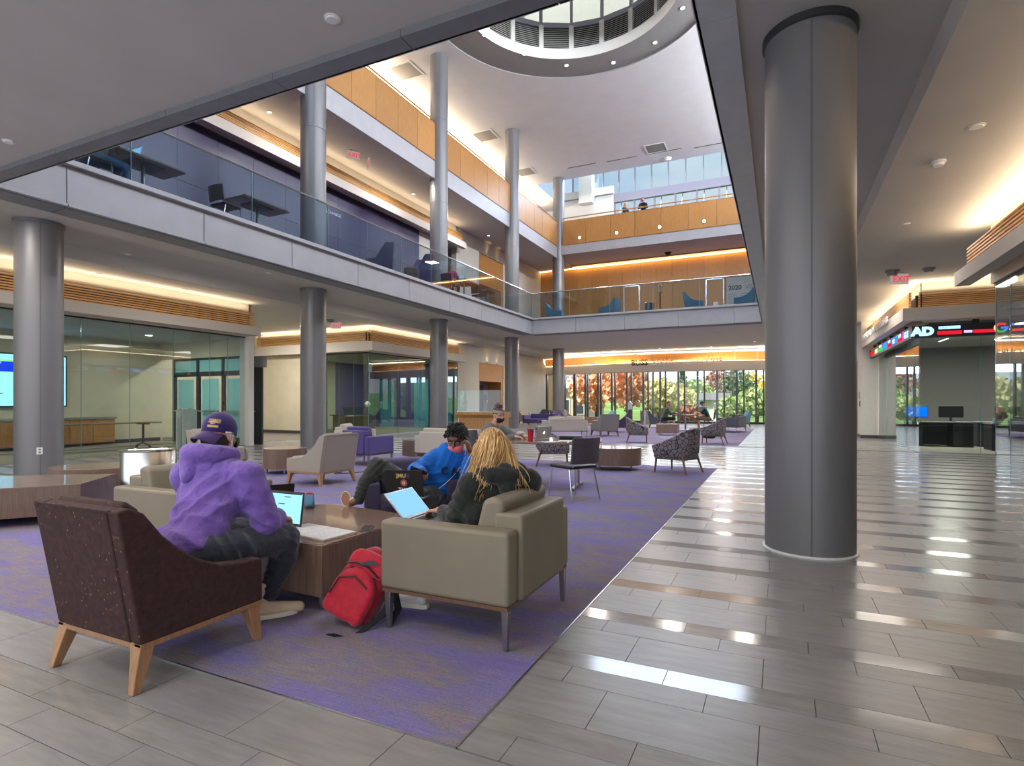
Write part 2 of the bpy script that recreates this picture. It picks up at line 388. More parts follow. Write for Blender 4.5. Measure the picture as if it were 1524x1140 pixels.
for i,(c,lab) in enumerate(((C1,'near purple patterned carpet under the lounge seats and coffee tables'),(C2,'far purple patterned carpet beyond the tiled cross aisle'))):
    t=thing('carpet',(0,0,0),0,lab,'carpet')
    MB().box((CX0,c[0],-.005),(CX1,c[1],.003)).build('pile',m_carpet,t)
    e=MB()
    e.box((CX0,c[0]-.004,-.005),(CX1+.004,c[0]+.004,.0045)); e.box((CX1-.004,c[0],-.005),(CX1+.004,c[1],.0045)); e.box((CX0,c[1]-.004,-.005),(CX1,c[1]+.004,.0045)); e.box((CX0-.004,c[0],-.005),(CX0+.004,c[1],.0045))
    e.build('edge_trim',m_rail,t)
# ---- columns
def column(x,y,label,r=.355,ztop=14.95,low=False):
    g=.012; z=0; prof=[]
    cuts=[4.57,9.15,12.4,ztop] if not low else [ztop]
    prof=[(r,0)]
    for c in cuts: prof+=[(r,c-.01),(r-g,c-.01),(r-g,c+.004),(r,c+.004)] if c<ztop else [(r,c)]
    mb=MB().lathe(prof,56,(0,0,0)); t=thing('column',(x,y,0),0,label,'column',kind='structure')
    mb.build('shaft',m_column,t,smooth=True)
    MB().lathe([(r+.018,0),(r+.018,.012),(r,.016)],56).build('base_ring',m_whitepl if low else m_column,t,smooth=True)
    MB().lathe([(r,4.50),(r+.02,4.51),(r+.02,4.566)],56,cap=False).build('collar',m_dark if low else m_column,t,smooth=True)
    a=math.atan2(-y,-x)+.05
    s=MB(); 
    for k in (-.012,.012): s.obox((math.cos(a+k)*(r-.001),math.sin(a+k)*(r-.001),(4.5 if low else ztop)/2),(math.cos(a),math.sin(a),0),(-math.sin(a),math.cos(a),0),(0,0,1),.002,.0015,(4.5 if low else ztop)/2)
    s.build('vertical_seam',m_joint,t)
    return t
column(.24,5.68,'large silver column standing alone on the tiled walkway',.362,4.57,True)
for y,l in ((5.64,'silver column behind the left coffee table with a socket on it'),(12.35,'silver column behind the oatmeal lounge chair, second from the left'),(19.03,'tall silver column between the glass corner room and the man in blue, third along'),(25.8,'silver column beside the far reception desk, fourth along'),(32.46,'farthest silver column, at the corner of the upper gallery')):
    c=column(-12.2,y,l)
    if y<6:
        a=math.atan2(-5.64,12.2)+.02
        p=Vector((math.cos(a)*.356,math.sin(a)*.356,.44)); n=Vector((math.cos(a),math.sin(a),0)); u=Vector((-n.y,n.x,0))
        MB().obox(p,u,n,(0,0,1),.042,.006,.062).build('socket_plate',m_whitepl,c,bevel=.002)
        s=MB()
        for z in(-.025,.025): s.obox(p+Vector((0,0,z))+n*.006,u,n,(0,0,1),.018,.002,.014)
        s.build('socket',m_grey,c)
# ---- slabs and ceilings (mezzanine at 5.25, third level at 11.38)
XL,XR,YN,YF=-10.6,-.63,4.27,24.62       # mezzanine opening
slab=MB()
slab.box((-21,-4,4.57),(10,YN,5.2)); slab.box((-21,YN,4.57),(XL,YF,5.2)); slab.box((-21,YF,4.57),(10,37.3,5.2)); slab.box((XR,YN,4.57),(10,YF,5.2))
S('ceiling',slab,m_ceil)
# lower drop along both sides
S('ceiling_drop_left',MB().box((-21,-4,4.28),(-13.25,36.2,4.58)),m_ceil)
S('ceiling_drop_right',MB().box((1.27,-4,4.28),(10,36.2,4.58)),m_ceil)
# soffit bands at the slab edges + fascia panels
def fascia(name,p0,p1,out,joints,label):
    """white metal panels around the mezzanine edge; out = unit vector to the atrium"""
    p0=Vector(p0);p1=Vector(p1);x=(p1-p0).normalized();o=Vector(out)
    t=thing(name,(0,0,0),0,label,'fascia',kind='structure')
    js=[0]+joints+[(p1-p0).length]
    for a,b in zip(js[:-1],js[1:]):
        c=p0+x*((a+b)/2); h=(b-a)/2-.008
        MB().obox(c+o*.0+Vector((0,0,4.86)),x,o,(0,0,1),h,.03,.30).build('panel',m_fascia,t,bevel=.004)
        MB().obox(c+o*.025+Vector((0,0,4.535)),x,o,(0,0,1),h,.05,.02).build('lower_lip',m_fascia,t)
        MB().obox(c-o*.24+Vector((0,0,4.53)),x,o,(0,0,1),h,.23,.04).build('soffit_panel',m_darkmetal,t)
    MB().obox((p0+p1)/2-o*.06+Vector((0,0,4.9)),x,o,(0,0,1),(p1-p0).length/2,.05,.32).build('backing',m_joint,t)
    MB().obox((p0+p1)/2+o*.03+Vector((0,0,5.235)),x,o,(0,0,1),(p1-p0).length/2+.03,.09,.045).build('ledge',m_fascia,t,bevel=.006)
    return t
fascia('gallery_fascia',(XL,YN,0),(XL,YF,0),(1,0,0),[1.0,3.45,5.75,8.1,10.5,12.9,15.3,17.7],'white metal edge of the mezzanine floor along the left side')
fascia('gallery_fascia',(XL,YF,0),(XR,YF,0),(0,-1,0),[2.2,4.45,6.75,8.95],'white metal edge of the mezzanine floor along the far side')
for nm,ax,js in (('near',0,[2.2,4.4,6.05,7.6,9.0]),('right',1,[.75,3.1,5.45,7.8,10.2,12.6,15,17.4])):
    t=thing('slab_edge_band',(0,0,0),0,'dark metal soffit band along the %s edge of the mezzanine opening'%('nearest' if nm=='near' else 'right hand'),'soffit',kind='structure')
    L=(XR-XL) if ax==0 else (YF-YN); j=[0]+js+[L]
    for a,b in zip(j[:-1],j[1:]):
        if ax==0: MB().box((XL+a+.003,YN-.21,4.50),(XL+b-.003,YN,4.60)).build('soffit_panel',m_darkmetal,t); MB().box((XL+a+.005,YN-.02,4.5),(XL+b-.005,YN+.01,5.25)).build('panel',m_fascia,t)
        else: MB().box((XR,YN+a+.003,4.50),(XR+.31,YN+b-.003,4.53)).build('soffit_panel',m_litmetal,t); MB().box((XR-.01,YN+a+.003,4.5),(XR+.02,YN+b-.003,5.25)).build('panel',m_fascia,t)
# third level
S('ceiling_mezzanine_left',MB().box((-21,2,10.12),(-12.3,37,11.38)),m_ceil)
S('ceiling_mezzanine_far',MB().box((-12.3,32.3,10.22),(3,38.2,11.38)),m_ceil)
tl=MB(); tl.box((-12.3,2,10.04),(-12.16,32.3,10.76)); S('trim_1',tl,m_fascia)
tl=MB(); tl.box((-12.3,32.2,10.22),(3,32.34,10.8)); S('trim_2',tl,m_fascia)
def parapet(label,p0,p1,inn,seams,zb,zt,zr,step=.62,posts=True):
    p0=Vector(p0);p1=Vector(p1);x=(p1-p0).normalized();o=Vector(inn);L=(p1-p0).length
    t=thing('wood_parapet',(0,0,0),0,label,'parapet',kind='thing')
    js=[0]+seams+[L]
    for a,b in zip(js[:-1],js[1:]):
        MB().obox(p0+x*((a+b)/2)+Vector((0,0,(zb+zt)/2)),x,o,(0,0,1),(b-a)/2-.008,.03,(zt-zb)/2).build('wood_panel',m_oak,t,bevel=.003)
    MB().obox((p0+p1)/2+o*.05+Vector((0,0,(zb+zt)/2)),x,o,(0,0,1),L/2,.03,(zt-zb)/2-.01).build('core',m_oakdark,t)
    MB().obox((p0+p1)/2+o*.01+Vector((0,0,zb-.015)),x,o,(0,0,1),L/2,.05,.02).build('bottom_edge',m_oakdark,t)
    MB().obox((p0+p1)/2+o*.02+Vector((0,0,zt+.01)),x,o,(0,0,1),L/2,.06,.012).build('top_cap',m_oakdark,t)
    MB().tube([p0+o*.03+Vector((0,0,zr-.03)),p1+o*.03+Vector((0,0,zr-.03))],.032,10).build('handrail',m_oak,t,smooth=True)
    n=int(L/step)
    for k in range(n+1):
        q=p0+x*(k*step)+o*.03
        MB().cyl(q+Vector((0,0,zt)),q+Vector((0,0,zr-.03)),.011,n=8).build('post',m_rail,t)
cols=[5.64,12.35,19.03,25.8,32.46]
for i,(a,b) in enumerate(((6.0,11.99),(12.71,18.67),(19.39,25.44),(26.16,32.1))):
    n=5; L=b-a
    if i==0: continue
    parapet('honey oak parapet with wooden handrail, %s bay of the upper gallery'%(['','nearest left hand','middle left hand','far left hand'][i]),(-12.17,a,0),(-12.17,b,0),(-1,0,0),[L*k/n for k in range(1,n)],10.76,12.16,12.36,.61)
parapet('long honey oak parapet below the clerestory windows on the far side',(-11.83,32.2,0),(1,32.2,0),(0,1,0),[x+11.83 for x in(-10.37,-8.87,-7.46,-5.99,-4.5,-3.04,-1.6,-.2)],10.8,12.2,12.44,1.05)
# glass railings on the mezzanine
def railing(label,p0,p1,js,zt=6.45):
    p0=Vector(p0);p1=Vector(p1);x=(p1-p0).normalized();L=(p1-p0).length; o=Vector((-x.y,x.x,0))
    t=thing('glass_railing',(0,0,0),0,label,'railing'); j=[0]+js+[L]
    for a,b in zip(j[:-1],j[1:]):
        MB().obox(p0+x*((a+b)/2)+Vector((0,0,(5.25+zt)/2)),x,o,(0,0,1),(b-a)/2-.012,.008,(zt-5.25)/2).build('glass_pane',g_blue,t)
        MB().obox(p0+x*(b-.006)+Vector((0,0,(5.25+zt)/2)),x,o,(0,0,1),.004,.009,(zt-5.25)/2-.01).build('pane_edge',m_edge,t)
    MB().tube([p0+Vector((0,0,zt)),p1+Vector((0,0,zt))],.024,8).build('top_rail',m_rail,t,smooth=True)
    return t
railing('glass balustrade with steel top rail along the left mezzanine edge',(XL-.02,YN,0),(XL-.02,YF+.02,0),[2.05,4.65,7.0,8.55,10.15,11.8,13.4,15.1,16.8,18.6])
railing('glass balustrade with steel top rail along the far mezzanine edge',(XL-.02,YF+.02,0),(XR,YF+.02,0),[1.9,3.8,5.7,7.6])
# ---- atrium ceiling with the round lantern
LC=(-6.35,17.85); RO,RI=4.98,3.72
def ringpoly(mb,r0,z0,r1,z1,n=96):
    mb.loft([[(LC[0]+r*math.cos(2*PI*k/n),LC[1]+r*math.sin(2*PI*k/n),z) for k in range(n)] for r,z in((r0,z0),(r1,z1))],cap=False)
ac=MB(); n=96
outer=[];inner=[]
bx=(-15.2,2.0,3.0,32.75)
for k in range(n):
    a=2*PI*k/n; c,s=math.cos(a),math.sin(a)
    ts=[]
    if c>1e-6: ts.append((bx[2]-LC[0])/c)
    if c<-1e-6: ts.append((bx[0]-LC[0])/c)
    if s>1e-6: ts.append((bx[3]-LC[1])/s)
    if s<-1e-6: ts.append((bx[1]-LC[1])/s)
    q=min(t for t in ts if t>0); outer.append((LC[0]+c*q,LC[1]+s*q,14.95)); inner.append((LC[0]+c*RO,LC[1]+s*RO,14.95))
ac.loft([outer,inner],cap=False)
for cxx,cyy in ((bx[0],bx[1]),(bx[2],bx[1]),(bx[2],bx[3]),(bx[0],bx[3])):
    near=sorted(outer,key=lambda p:(p[0]-cxx)**2+(p[1]-cyy)**2)[:2]; ac.add([near[0],near[1],(cxx,cyy,14.95)],[(0,1,2)])
S('ceiling_atrium',ac,m_ceil2)
rg=MB(); ringpoly(rg,RO,14.95,RO,15.0); ringpoly(rg,RO,15.0,RI,15.0); S('trim_3',rg,m_greywall)
rg=MB(); ringpoly(rg,RI,15.0,RI,15.42); ringpoly(rg,RI,15.42,RI+.12,15.42); S('trim_4',rg,m_white)
lan=thing('roof_lantern',(LC[0],LC[1],0),0,'round glazed roof lantern with white louvres above the atrium','skylight')
NS=20; m_frame=P('lilac_grey_frame',(150,146,160),.4,.3)
for k in range(NS):
    a=2*PI*(k+.5)/NS; rr=RI+.14; tn=Vector((-math.sin(a),math.cos(a),0)); rn=Vector((math.cos(a),math.sin(a),0)); hw=rr*math.tan(PI/NS)
    c=rn*rr
    lv=MB()
    for q in range(11):
        lv.obox(c+Vector((0,0,15.5+q*.075)),tn,(rn*.8+Vector((0,0,.6))),(Vector((0,0,.8))-rn*.6),hw-.09,.03,.006)
    lv.build('louvre',m_white,lan)
    MB().obox(c+rn*.08+Vector((0,0,15.9)),tn,rn,(0,0,1),hw-.03,.01,.5).build('louvre_backing',m_black,lan)
    a2=2*PI*k/NS; r2=Vector((math.cos(a2),math.sin(a2),0)); t2=Vector((-math.sin(a2),math.cos(a2),0))
    MB().obox(r2*(rr/math.cos(PI/NS)-.02)+Vector((0,0,15.9)),t2,r2,(0,0,1),.09,.05,.5).build('post',m_white,lan)
    MB().obox(r2*(rr/math.cos(PI/NS)+.02)+Vector((0,0,17.4)),t2,r2,(0,0,1),.06,.06,1.1).build('mullion',m_frame,lan)
    MB().obox(c+rn*.03+Vector((0,0,16.42)),tn,rn,(0,0,1),hw,.07,.1).build('transom',m_frame,lan)
    MB().obox(c+rn*.03+Vector((0,0,17.4)),tn,rn,(0,0,1),hw-.06,.006,.9).build('glass_pane',g_win,lan)
rf=MB(); rf.lathe([(RI+.6,18.5),(RI+.6,18.7),(.3,20.2)],40); rf.build('lantern_roof',m_white,lan)
for k,(dx,dy) in enumerate(((-9.94,18.63),(-9.07,20.3),(-7.82,21.73),(-6.05,22.36),(-4.28,21.79),(-3.04,20.3))):
    o=thing('downlight',(dx,dy,15.0),0,'small lit round downlight in the ring around the roof lantern, number %s from the left'%(['one','two','three','four','five','six'][k]),'downlight','downlights around the lantern')
    MB().lathe([(.10,-.012),(.10,0),(.07,0),(.07,-.012)],20,cap=False).build('trim_ring',m_white,o); MB().lathe([(.07,-.004),(.0,-.004)],20,cap=False).build('lens',m_dl,o)
    spot('downlight_beam',(dx,dy,14.97),260,80,.7)
# ---- enclosing walls (upper levels out of view, roof)
S('wall_left',MB().box((-21.2,-4,0),(-21,41,15.2)),m_wall)
S('wall_right',MB().box((10,-4,0),(10.2,41,4.6)),m_wall)
S('wall_back',MB().box((-21,-4.2,0),(10,-4,4.6)),m_wall)
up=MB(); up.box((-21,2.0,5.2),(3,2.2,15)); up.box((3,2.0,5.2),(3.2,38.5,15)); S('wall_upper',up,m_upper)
S('wall_third_left',MB().box((-15.4,2,11.38),(-15.2,38.2,15.2)),m_wall)
S('floor_mezzanine',MB().box((-21,2.2,5.2),(XL-.05,37.2,5.25)).box((XL-.05,YF+.05,5.2),(3,37.2,5.25)),P('mezzanine_carpet',(92,84,110),.95))
S('floor_third',MB().box((-15.2,2.2,11.38),(-12.3,38.2,11.4)).box((-12.3,32.4,11.38),(3,38.2,11.4)),P('third_floor_carpet',(104,98,110),.95))
# purple mezzanine wall with panel joints, white pier and oak portal
pw=thing('wall_purple',(0,0,0),0,'deep purple panelled wall behind the mezzanine railing','wall',kind='structure')
y=5.0
while y<21.1:
    y2=min(y+1.22,21.15); MB().box((-14.75,y+.004,5.25),(-14.6,y2-.004,7.28)).build('panel',m_purplewall,pw); MB().box((-14.75,y+.004,7.29),(-14.6,y2-.004,9.0)).build('panel',m_purplewall,pw); y=y2
MB().box((-14.9,3,5.25),(-14.72,21.15,9.05)).build('backing',m_joint,pw)
S('wall_mezzanine_left',MB().box((-14.9,2.2,9.05),(-14.6,24.5,10.13)).box((-14.9,21.16,5.25),(-14.62,22.3,9.0)).box((-18,22.3,5.25),(-17.8,24.5,9)).box((-14.9,24.4,5.25),(-14.6,26.74,10.13)).box((-14.9,29.7,5.25),(-14.6,35.4,10.13)).box((-14.9,26.74,9.4),(-14.6,29.7,10.13)),m_wall)
text('level_sign','MEZZANINE',.17,m_rail,(-14.59,15.2,8.08),(0,1,0),(0,0,1),pw,.01)
# ground level left: walls
S('wall_west_2',MB().box((-14.8,24.5,0),(-14.6,26.74,4.3)).box((-14.8,29.7,0),(-14.6,36.3,4.3)).box((-14.8,26.74,3.45),(-14.6,29.7,4.3)),m_wall)
for lvl,z0,lab in ((0,0,'ground floor'),(1,5.25,'mezzanine')):
    t=thing('oak_portal',(-14.6,26.74,z0),0,'honey oak lift portal with two wall washers above it, %s'%lab,'portal')
    h=2.47; H=3.44 if not lvl else 4.1
    MB().box((-.9,.02,h),(-.02,2.94,H)).build('head_panel',m_oak,t)
    MB().box((-.9,2.7,0),(-.02,2.94,h)).build('jamb',m_oak,t); MB().box((-.9,.02,0),(-.02,.1,h)).build('jamb',m_oak,t)
    MB().box((-1.0,.02,0),(-.9,2.94,H)).build('back_panel',m_grey,t)
    if not lvl:
        d=MB().box((-.9,.15,0),(-.86,.75,2.3)).build('door_leaf',m_dark,t); d2=MB().box((-.9,1.5,0),(-.86,2.1,2.3)).build('door_leaf',m_dark,t)
        MB().box((-.88,.8,0),(-.85,1.45,2.36)).build('glass_panel',P('pale_blue_glass',(150,200,215),.1),t)
        MB().box((-.86,2.25,1.3),(-.83,2.45,1.75)).build('call_plate',m_steel,t)
    else:
        for q in(.9,1.5,2.1): MB().box((-.9,q,0),(-.87,q+.5,1.0)).build('bin_front',m_grey,t)
    for q in(.9,2.1):
        MB().cyl((.0,q,H+.03),(.06,q,H+.03),.04,n=10).build('wall_washer',m_white,t)
        spot('wall_washer_beam',(-14.50,26.74+q,z0+H+.02),7,70,.9,lin((255,214,130))[:3],.02,(-.25,0,1))
# ---- louvred light coves
def cove(label,p0,p1,out,zs,zh,zt,zc,slats=8,power=60,endcap=True,pow2=None):
    """white shelf (zs..zh), horizontal oak slats (zh..zt), light slot below the ceiling zc; out = direction to the viewer"""
    p0=Vector(p0);p1=Vector(p1);x=(p1-p0).normalized();o=Vector(out);L=(p1-p0).length;c=(p0+p1)/2
    t=thing('louvre_cove',(0,0,0),0,label,'cove',kind='thing')
    MB().obox(c+o*.0+Vector((0,0,(zs+zh)/2)),x,o,(0,0,1),L/2,.11,(zh-zs)/2).build('shelf',m_shelf,t,bevel=.004)
    MB().obox(c-o*.28+Vector((0,0,(zh+zt)/2-.05)),x,o,(0,0,1),L/2-.1,.01,(zt-zh)/2).build('backing',m_gapshade,t)
    dz=(zt-zh)/slats
    k0=0; n=max(1,round(L/2.6))
    for k in range(slats):
        for q in range(n):
            a=p0+x*(.12+(L-.24)*q/n); b=p0+x*(.12+(L-.24)*(q+1)/n)
            MB().obox((a+b)/2-o*.06+Vector((0,0,zh+dz*(k+.55))),x,o,(0,0,1),(b-a).length/2-.006,.028,dz*.24).build('slat',m_oak2,t)
    strip('cove_light_up',p0-o*.2+x*.1+Vector((0,0,zt+.02)),p1-o*.2-x*.1+Vector((0,0,zt+.02)),.09,Vector((0,0,1))+o*.35,power*L*.5,WARM2)
    strip('cove_light_slat',p0-o*.17+x*.1+Vector((0,0,zh+.015)),p1-o*.17-x*.1+Vector((0,0,zh+.015)),.04,Vector((0,0,1))-o*.25,(pow2 or power*.2)*L*.5,WARM)
    return t
CP=7
cove('oak louvre cove with glowing slot above the left glass meeting room',(-14.2,1.2,0),(-14.2,12.15,0),(1,0,0),3.3,3.55,4.0,4.28,8,CP)
cove('oak louvre cove above the far glass corner room, long side',(-14.2,17.29,0),(-14.2,24.5,0),(1,0,0),3.3,3.65,4.08,4.28,9,CP)
cove('oak louvre cove above the cream wall and glass corner room, short side',(-20.6,17.4,0),(-14.311,17.4,0),(0,-1,0),3.3,3.68,4.08,4.28,9,CP)
cove('oak louvre cove with glowing slot above the purple mezzanine wall',(-14.2,4,0),(-14.2,24.5,0),(1,0,0),8.95,9.25,9.66,10.12,8,CP*.75)
cove('oak louvre cove above the near right hand glass wall',(2.84,-2,0),(2.84,12.1,0),(-1,0,0),3.3,3.53,3.92,4.28,7,CP*2.1)
cove('oak louvre cove above the ticker display, corridor side',(2.84,16.59,0),(2.84,24.3,0),(-1,0,0),3.3,3.6,4.0,4.28,9,CP)
cove('oak louvre cove above the ticker display, front side',(2.951,16.7,0),(9.5,16.7,0),(0,-1,0),3.3,3.6,4.0,4.28,9,CP*1.4)
S('wall_head_left',MB().box((-14.75,-2,3.28),(-14.55,12.1,4.3)).box((-14.75,17.75,3.28),(-14.55,24.5,4.3)).box((-20.8,17.72,3.28),(-14.6,17.9,4.3)),m_wall)
S('wall_head_right',MB().box((3.2,-2,3.28),(3.4,12,4.3)).box((3.2,17.1,3.28),(3.4,24.3,4.3)).box((3.2,17.05,3.28),(9.9,17.2,4.3)),m_wall)
# ---- mezzanine far wall, oak panels
ow=thing('wall_oak_far',(0,0,0),0,'honey oak panelled wall with a glowing top edge behind the far mezzanine','wall',kind='structure')
xs=[-17,-16,-15,-14,-13,-12,-11,-10,-9,-7.85,-6.87,-5.93,-5.02,-4.02,-2.89,-1.87,-.9,.1,1.1,2.1,3]
for a,b in zip(xs[:-1],xs[1:]): MB().box((a+.006,35.4,5.25),(b-.006,35.46,10.05)).build('wood_panel',m_oak,ow)
MB().box((-17,35.45,5.25),(3,35.6,10.2)).build('core',m_oakdark,ow)
MB().box((-17,35.05,10.16),(3,35.38,10.21)).build('cove_lip',m_oakdark,ow)
strip('oak_wall_grazer',(-16.5,35.22,10.12),(2.5,35.22,10.12),.05,(0,.35,-1),75,WARM)
MB().box((-16.5,35.38,10.07),(2.8,35.4,10.14)).build('led_line',m_led,ow)
for i,(xa,xb,lab) in enumerate(((-8.92,-7.88,'oak door with steel frame and a notice on the far mezzanine wall'),(-3.98,-2.93,'oak door beside the 2020 vision panel, two notices on it'),(-14.18,-13.2,'oak door behind the farthest column on the mezzanine'))):
    t=thing('door_%d'%(i+1),(xa,35.36,5.25),0,lab,'door',kind='structure'); w=xb-xa
    MB().box((0,0,0),(.07,.05,3.4)).box((w-.07,0,0),(w,.05,3.4)).box((0,0,3.33),(w,.05,3.4)).build('frame',m_rail,t); MB().box((.07,.01,0),(w-.07,.04,3.33)).build('leaf',m_oak,t)
    for q in range(1 if i==0 else 2 if i==1 else 0): MB().box((w*.42,-.012,1.05-q*.6+.5*i),(w*.68,0,1.5-q*.6+.5*i)).build('notice',m_whitepl,t)
vp=thing('wall_graphic',(-2.8,35.33,5.25),0,'grey wall panel lettered 2020 VISION on the far mezzanine','sign')
MB().box((0,0,0),(1.0,.06,3.35)).box((1.01,0,0),(2.2,.06,3.35)).build('panel',P('graphic_grey',(176,176,172),.6),vp)
text('heading_bold','2020',.36,m_dark,(-2.7+2.8,-.008,2.62),(1,0,0),(0,0,1),vp,.004,bold=.012); text('heading','VISION',.36,m_grey,(1.0,-.008,2.62),(1,0,0),(0,0,1),vp,.004)
ls=MB()
for c in range(3):
    for k in range(14): ls.box((.1+c*.65,-.004,2.35-k*.11),(.1+c*.65+random.uniform(.3,.55),-.001,2.38-k*.11))
ls.build('fine_print',m_grey,vp)['kind']='stuff'
# ---- clerestory, white upper wall behind the far gallery
cw=thing('window_1',(0,38,0),0,'tall clerestory window band with sky behind, above the far gallery','window',kind='structure')
mx=[-13.2]+[-12.1+1.1*k for k in range(14)]
for a,b in zip(mx[:-1],mx[1:]):
    MB().box((a-.035,-.08,15.3),(a+.035,.08,19)).build('mullion',m_frame,cw); MB().box((a+.035,-.006,15.5),(b-.035,.006,19)).build('glass_pane',g_win,cw)
MB().box((-10.23,-.14,14.95),(3,.14,15.5)).build('transom',m_frame,cw)
for k in range(9):
    a=-10.2+1.35*k; MB().box((a-.05,-.1,13),(a+.05,.1,15)).build('mullion',m_frame,cw); MB().box((a+.05,-.006,13.0),(a+1.3,.006,14.95)).build('glass_pane',g_win,cw)
    MB().obox((a+.45,-.35,14.0),(1,0,0),(0,.45,.9),(0,-.9,.45),.03,1.0,.03).build('brace',m_frame,cw)
S('wall_third_far',MB().box((-13.9,37.8,11.38),(-10.23,38.1,15.5)).box((-13.9,37.7,15.55),(-10.23,38.1,16.05)).box((-15.2,37.7,11.38),(-13.9,38.1,15.2)).box((-10.23,37.9,11.38),(3,38.1,13.0)),m_white)
MB().box((-12.5,37.2,15.0),(-11.55,37.7,17.4)).build('pier',m_white)['kind']='structure'
S('roof',MB().box((-21,2,18.9),(-10.4,38.5,19.0)).box((-10.4,22.98,18.9),(3,38.5,19.0)).box((-15,22.95,15),(3,23.1,19)).box((3,22.4,15),(3.2,38.5,19)).box((-15.2,32.75,14.95),(-13.9,38.3,15.1)),m_white)
# unseen ceiling fills on right and near sides, then third-level glow on the left
strip('ceiling_fill_right',(2.7,4,13.9),(2.7,32,13.9),.3,(-.72,0,.7),3900,lin((246,248,255))[:3])  # unseen strip added to brighten the atrium ceiling
strip('ceiling_fill_near',(-14,2.5,13.9),(2,2.5,13.9),.3,(0,.7,.7),700,COOL)  # second unseen strip added for the ceiling, near side
strip('gallery_wall_light',(-15.05,4,14.6),(-15.05,36,14.6),.08,(.5,0,.9),900,WARM2)
# ---- far window wall on the ground floor (gently bowed)
def yb(x): return 36.3+.02*(x+6.5)**2
fw=thing('window_2',(0,0,0),0,'tall bowed window wall with dark fins at the far end of the hall','window',kind='structure')
fx=[-17.3,-16.56,-15.83,-15.07,-14.41,-13.55,-12.7,-11.75,-10.77,-9.76,-8.65,-7.57,-6.47,-5.32,-4.16,-3.03,-1.93,-.85,.2,1.25]
m_fin=WOOD('dark_walnut_fin',(58,42,36),(78,58,48),(10,10,1),.5)
for a,b in zip(fx[:-1],fx[1:]):
    MB().box((a-.035,yb(a)-.1,0),(a+.035,yb(a)+.16,3.3)).build('fin',m_fin,fw)
    m=(a+b)/2+.12; MB().box((m-.06,yb(m)+.5,0),(m+.06,yb(m)+.62,3.4)).build('mullion',m_grey,fw)
    mb=MB(); mb.quad((a+.03,yb(a)+.04,0.05),(b-.03,yb(b)+.04,.05),(b-.03,yb(b)+.04,3.25),(a+.03,yb(a)+.04,3.25)); mb.build('glass_pane',g_win,fw)
    MB().loft([[(a,yb(a)-.06,0),(a,yb(a)+.1,0),(a,yb(a)+.1,.12),(a,yb(a)-.06,.12)],[(b,yb(b)-.06,0),(b,yb(b)+.1,0),(b,yb(b)+.1,.12),(b,yb(b)-.06,.12)]]).build('sill',m_fin,fw)
S('wall_far',MB().box((1.25,36.5,0),(10,36.8,4.6)).box((-21,37.3,0),(-17.3,38.0,4.6)),m_wall)
bf=thing('lettered_fascia',(0,0,0),0,'bowed white and oak fascia lettered BLISS LEARNING CONCOURSE above the far windows','fascia')
px=[-17.3+ (18.6)*k/15 for k in range(16)]
for a,b in zip(px[:-1],px[1:]):
    def seg(y0,y1,z0,z1,nm,mt,g=.0):
        MB().loft([[(q,yb(q)+y0,z0),(q,yb(q)+y1,z0),(q,yb(q)+y1,z1),(q,yb(q)+y0,z1)] for q in(a+g,b-g)]).build(nm,mt,bf)
    seg(-.35,.3,3.25,3.82,'white_band',m_shelf); seg(-.12,.0,3.86,4.36,'oak_panel',m_oak,.008); seg(-.3,-.28,3.82,3.835,'led_line',m_led); seg(-.2,-.15,4.43,4.45,'led_line',m_led)
strip('far_fascia_light',(-16.5,36.2,3.88),(.5,36.2,3.88),.05,(0,.4,1),130,WARM2); strip('far_fascia_light_up',(-16.5,36.0,4.4),(.5,36.0,4.4),.06,(0,-.4,1),90,WARM2)
for wd,x0,sz,mt in (('BLISS',-8.55,.5,m_dark),('LEARNING',-7.37,.46,m_whitepl),('CONCOURSE',-5.42,.46,m_whitepl)):
    text('lettering',wd,sz,mt,(x0,35.86,3.66),(1,0,0),(0,0,1),bf,.02,bold=.01 if wd=='BLISS' else .004,sx=.95 if wd=='BLISS' else .84)
# ================================================================ GLASS ROOMS, SIGNS, FIXTURES, OUTSIDE
def glasswall(name,label,p0,p1,js,z1=3.3,mat=None,z0=.02):
    p0=Vector(p0);p1=Vector(p1);x=(p1-p0).normalized();L=(p1-p0).length;o=Vector((-x.y,x.x,0))
    t=thing(name,(0,0,0),0,label,'glass wall',kind='structure'); j=[0]+js+[L]
    for a,b in zip(j[:-1],j[1:]):
        MB().obox(p0+x*((a+b)/2)+Vector((0,0,(z0+z1)/2)),x,o,(0,0,1),(b-a)/2-.006,.006,(z1-z0)/2).build('glass_pane',mat or g_clear,t)
        MB().obox(p0+x*b+Vector((0,0,(z0+z1)/2)),x,o,(0,0,1),.005,.007,(z1-z0)/2).build('pane_joint',m_edge,t)
    MB().obox((p0+p1)/2+Vector((0,0,.012)),x,o,(0,0,1),L/2,.02,.014).build('floor_channel',m_rail,t)
    MB().obox((p0+p1)/2+Vector((0,0,z1-.015)),x,o,(0,0,1),L/2,.025,.02).build('head_channel',m_black,t)
    return t
glasswall('window_3','frameless glass front of the left meeting room',(-14.58,-1,0),(-14.58,12.0,0),[2.2,4.4,6.4,8.56,9.64,10.76,11.82,12.4],3.28)
S('wall_jamb',MB().box((-14.8,11.98,0),(-14.4,12.16,3.3)),m_white)
glasswall('window_4','green tinted glass side of the far corner room',(-16.85,17.7,0),(-14.6,17.7,0),[.75,1.5],3.28,g_green)
glasswall('window_5','green tinted glass front of the far corner room',(-14.6,17.7,0),(-14.6,24.5,0),[1.9,3.7,5.6],3.28,g_green)
glasswall('window_6','frameless glass edge of the nearest right hand room',(3.26,-2,0),(3.26,11.96,0),[3,5.2,7.4,9.6,11.6,13.3],3.28)
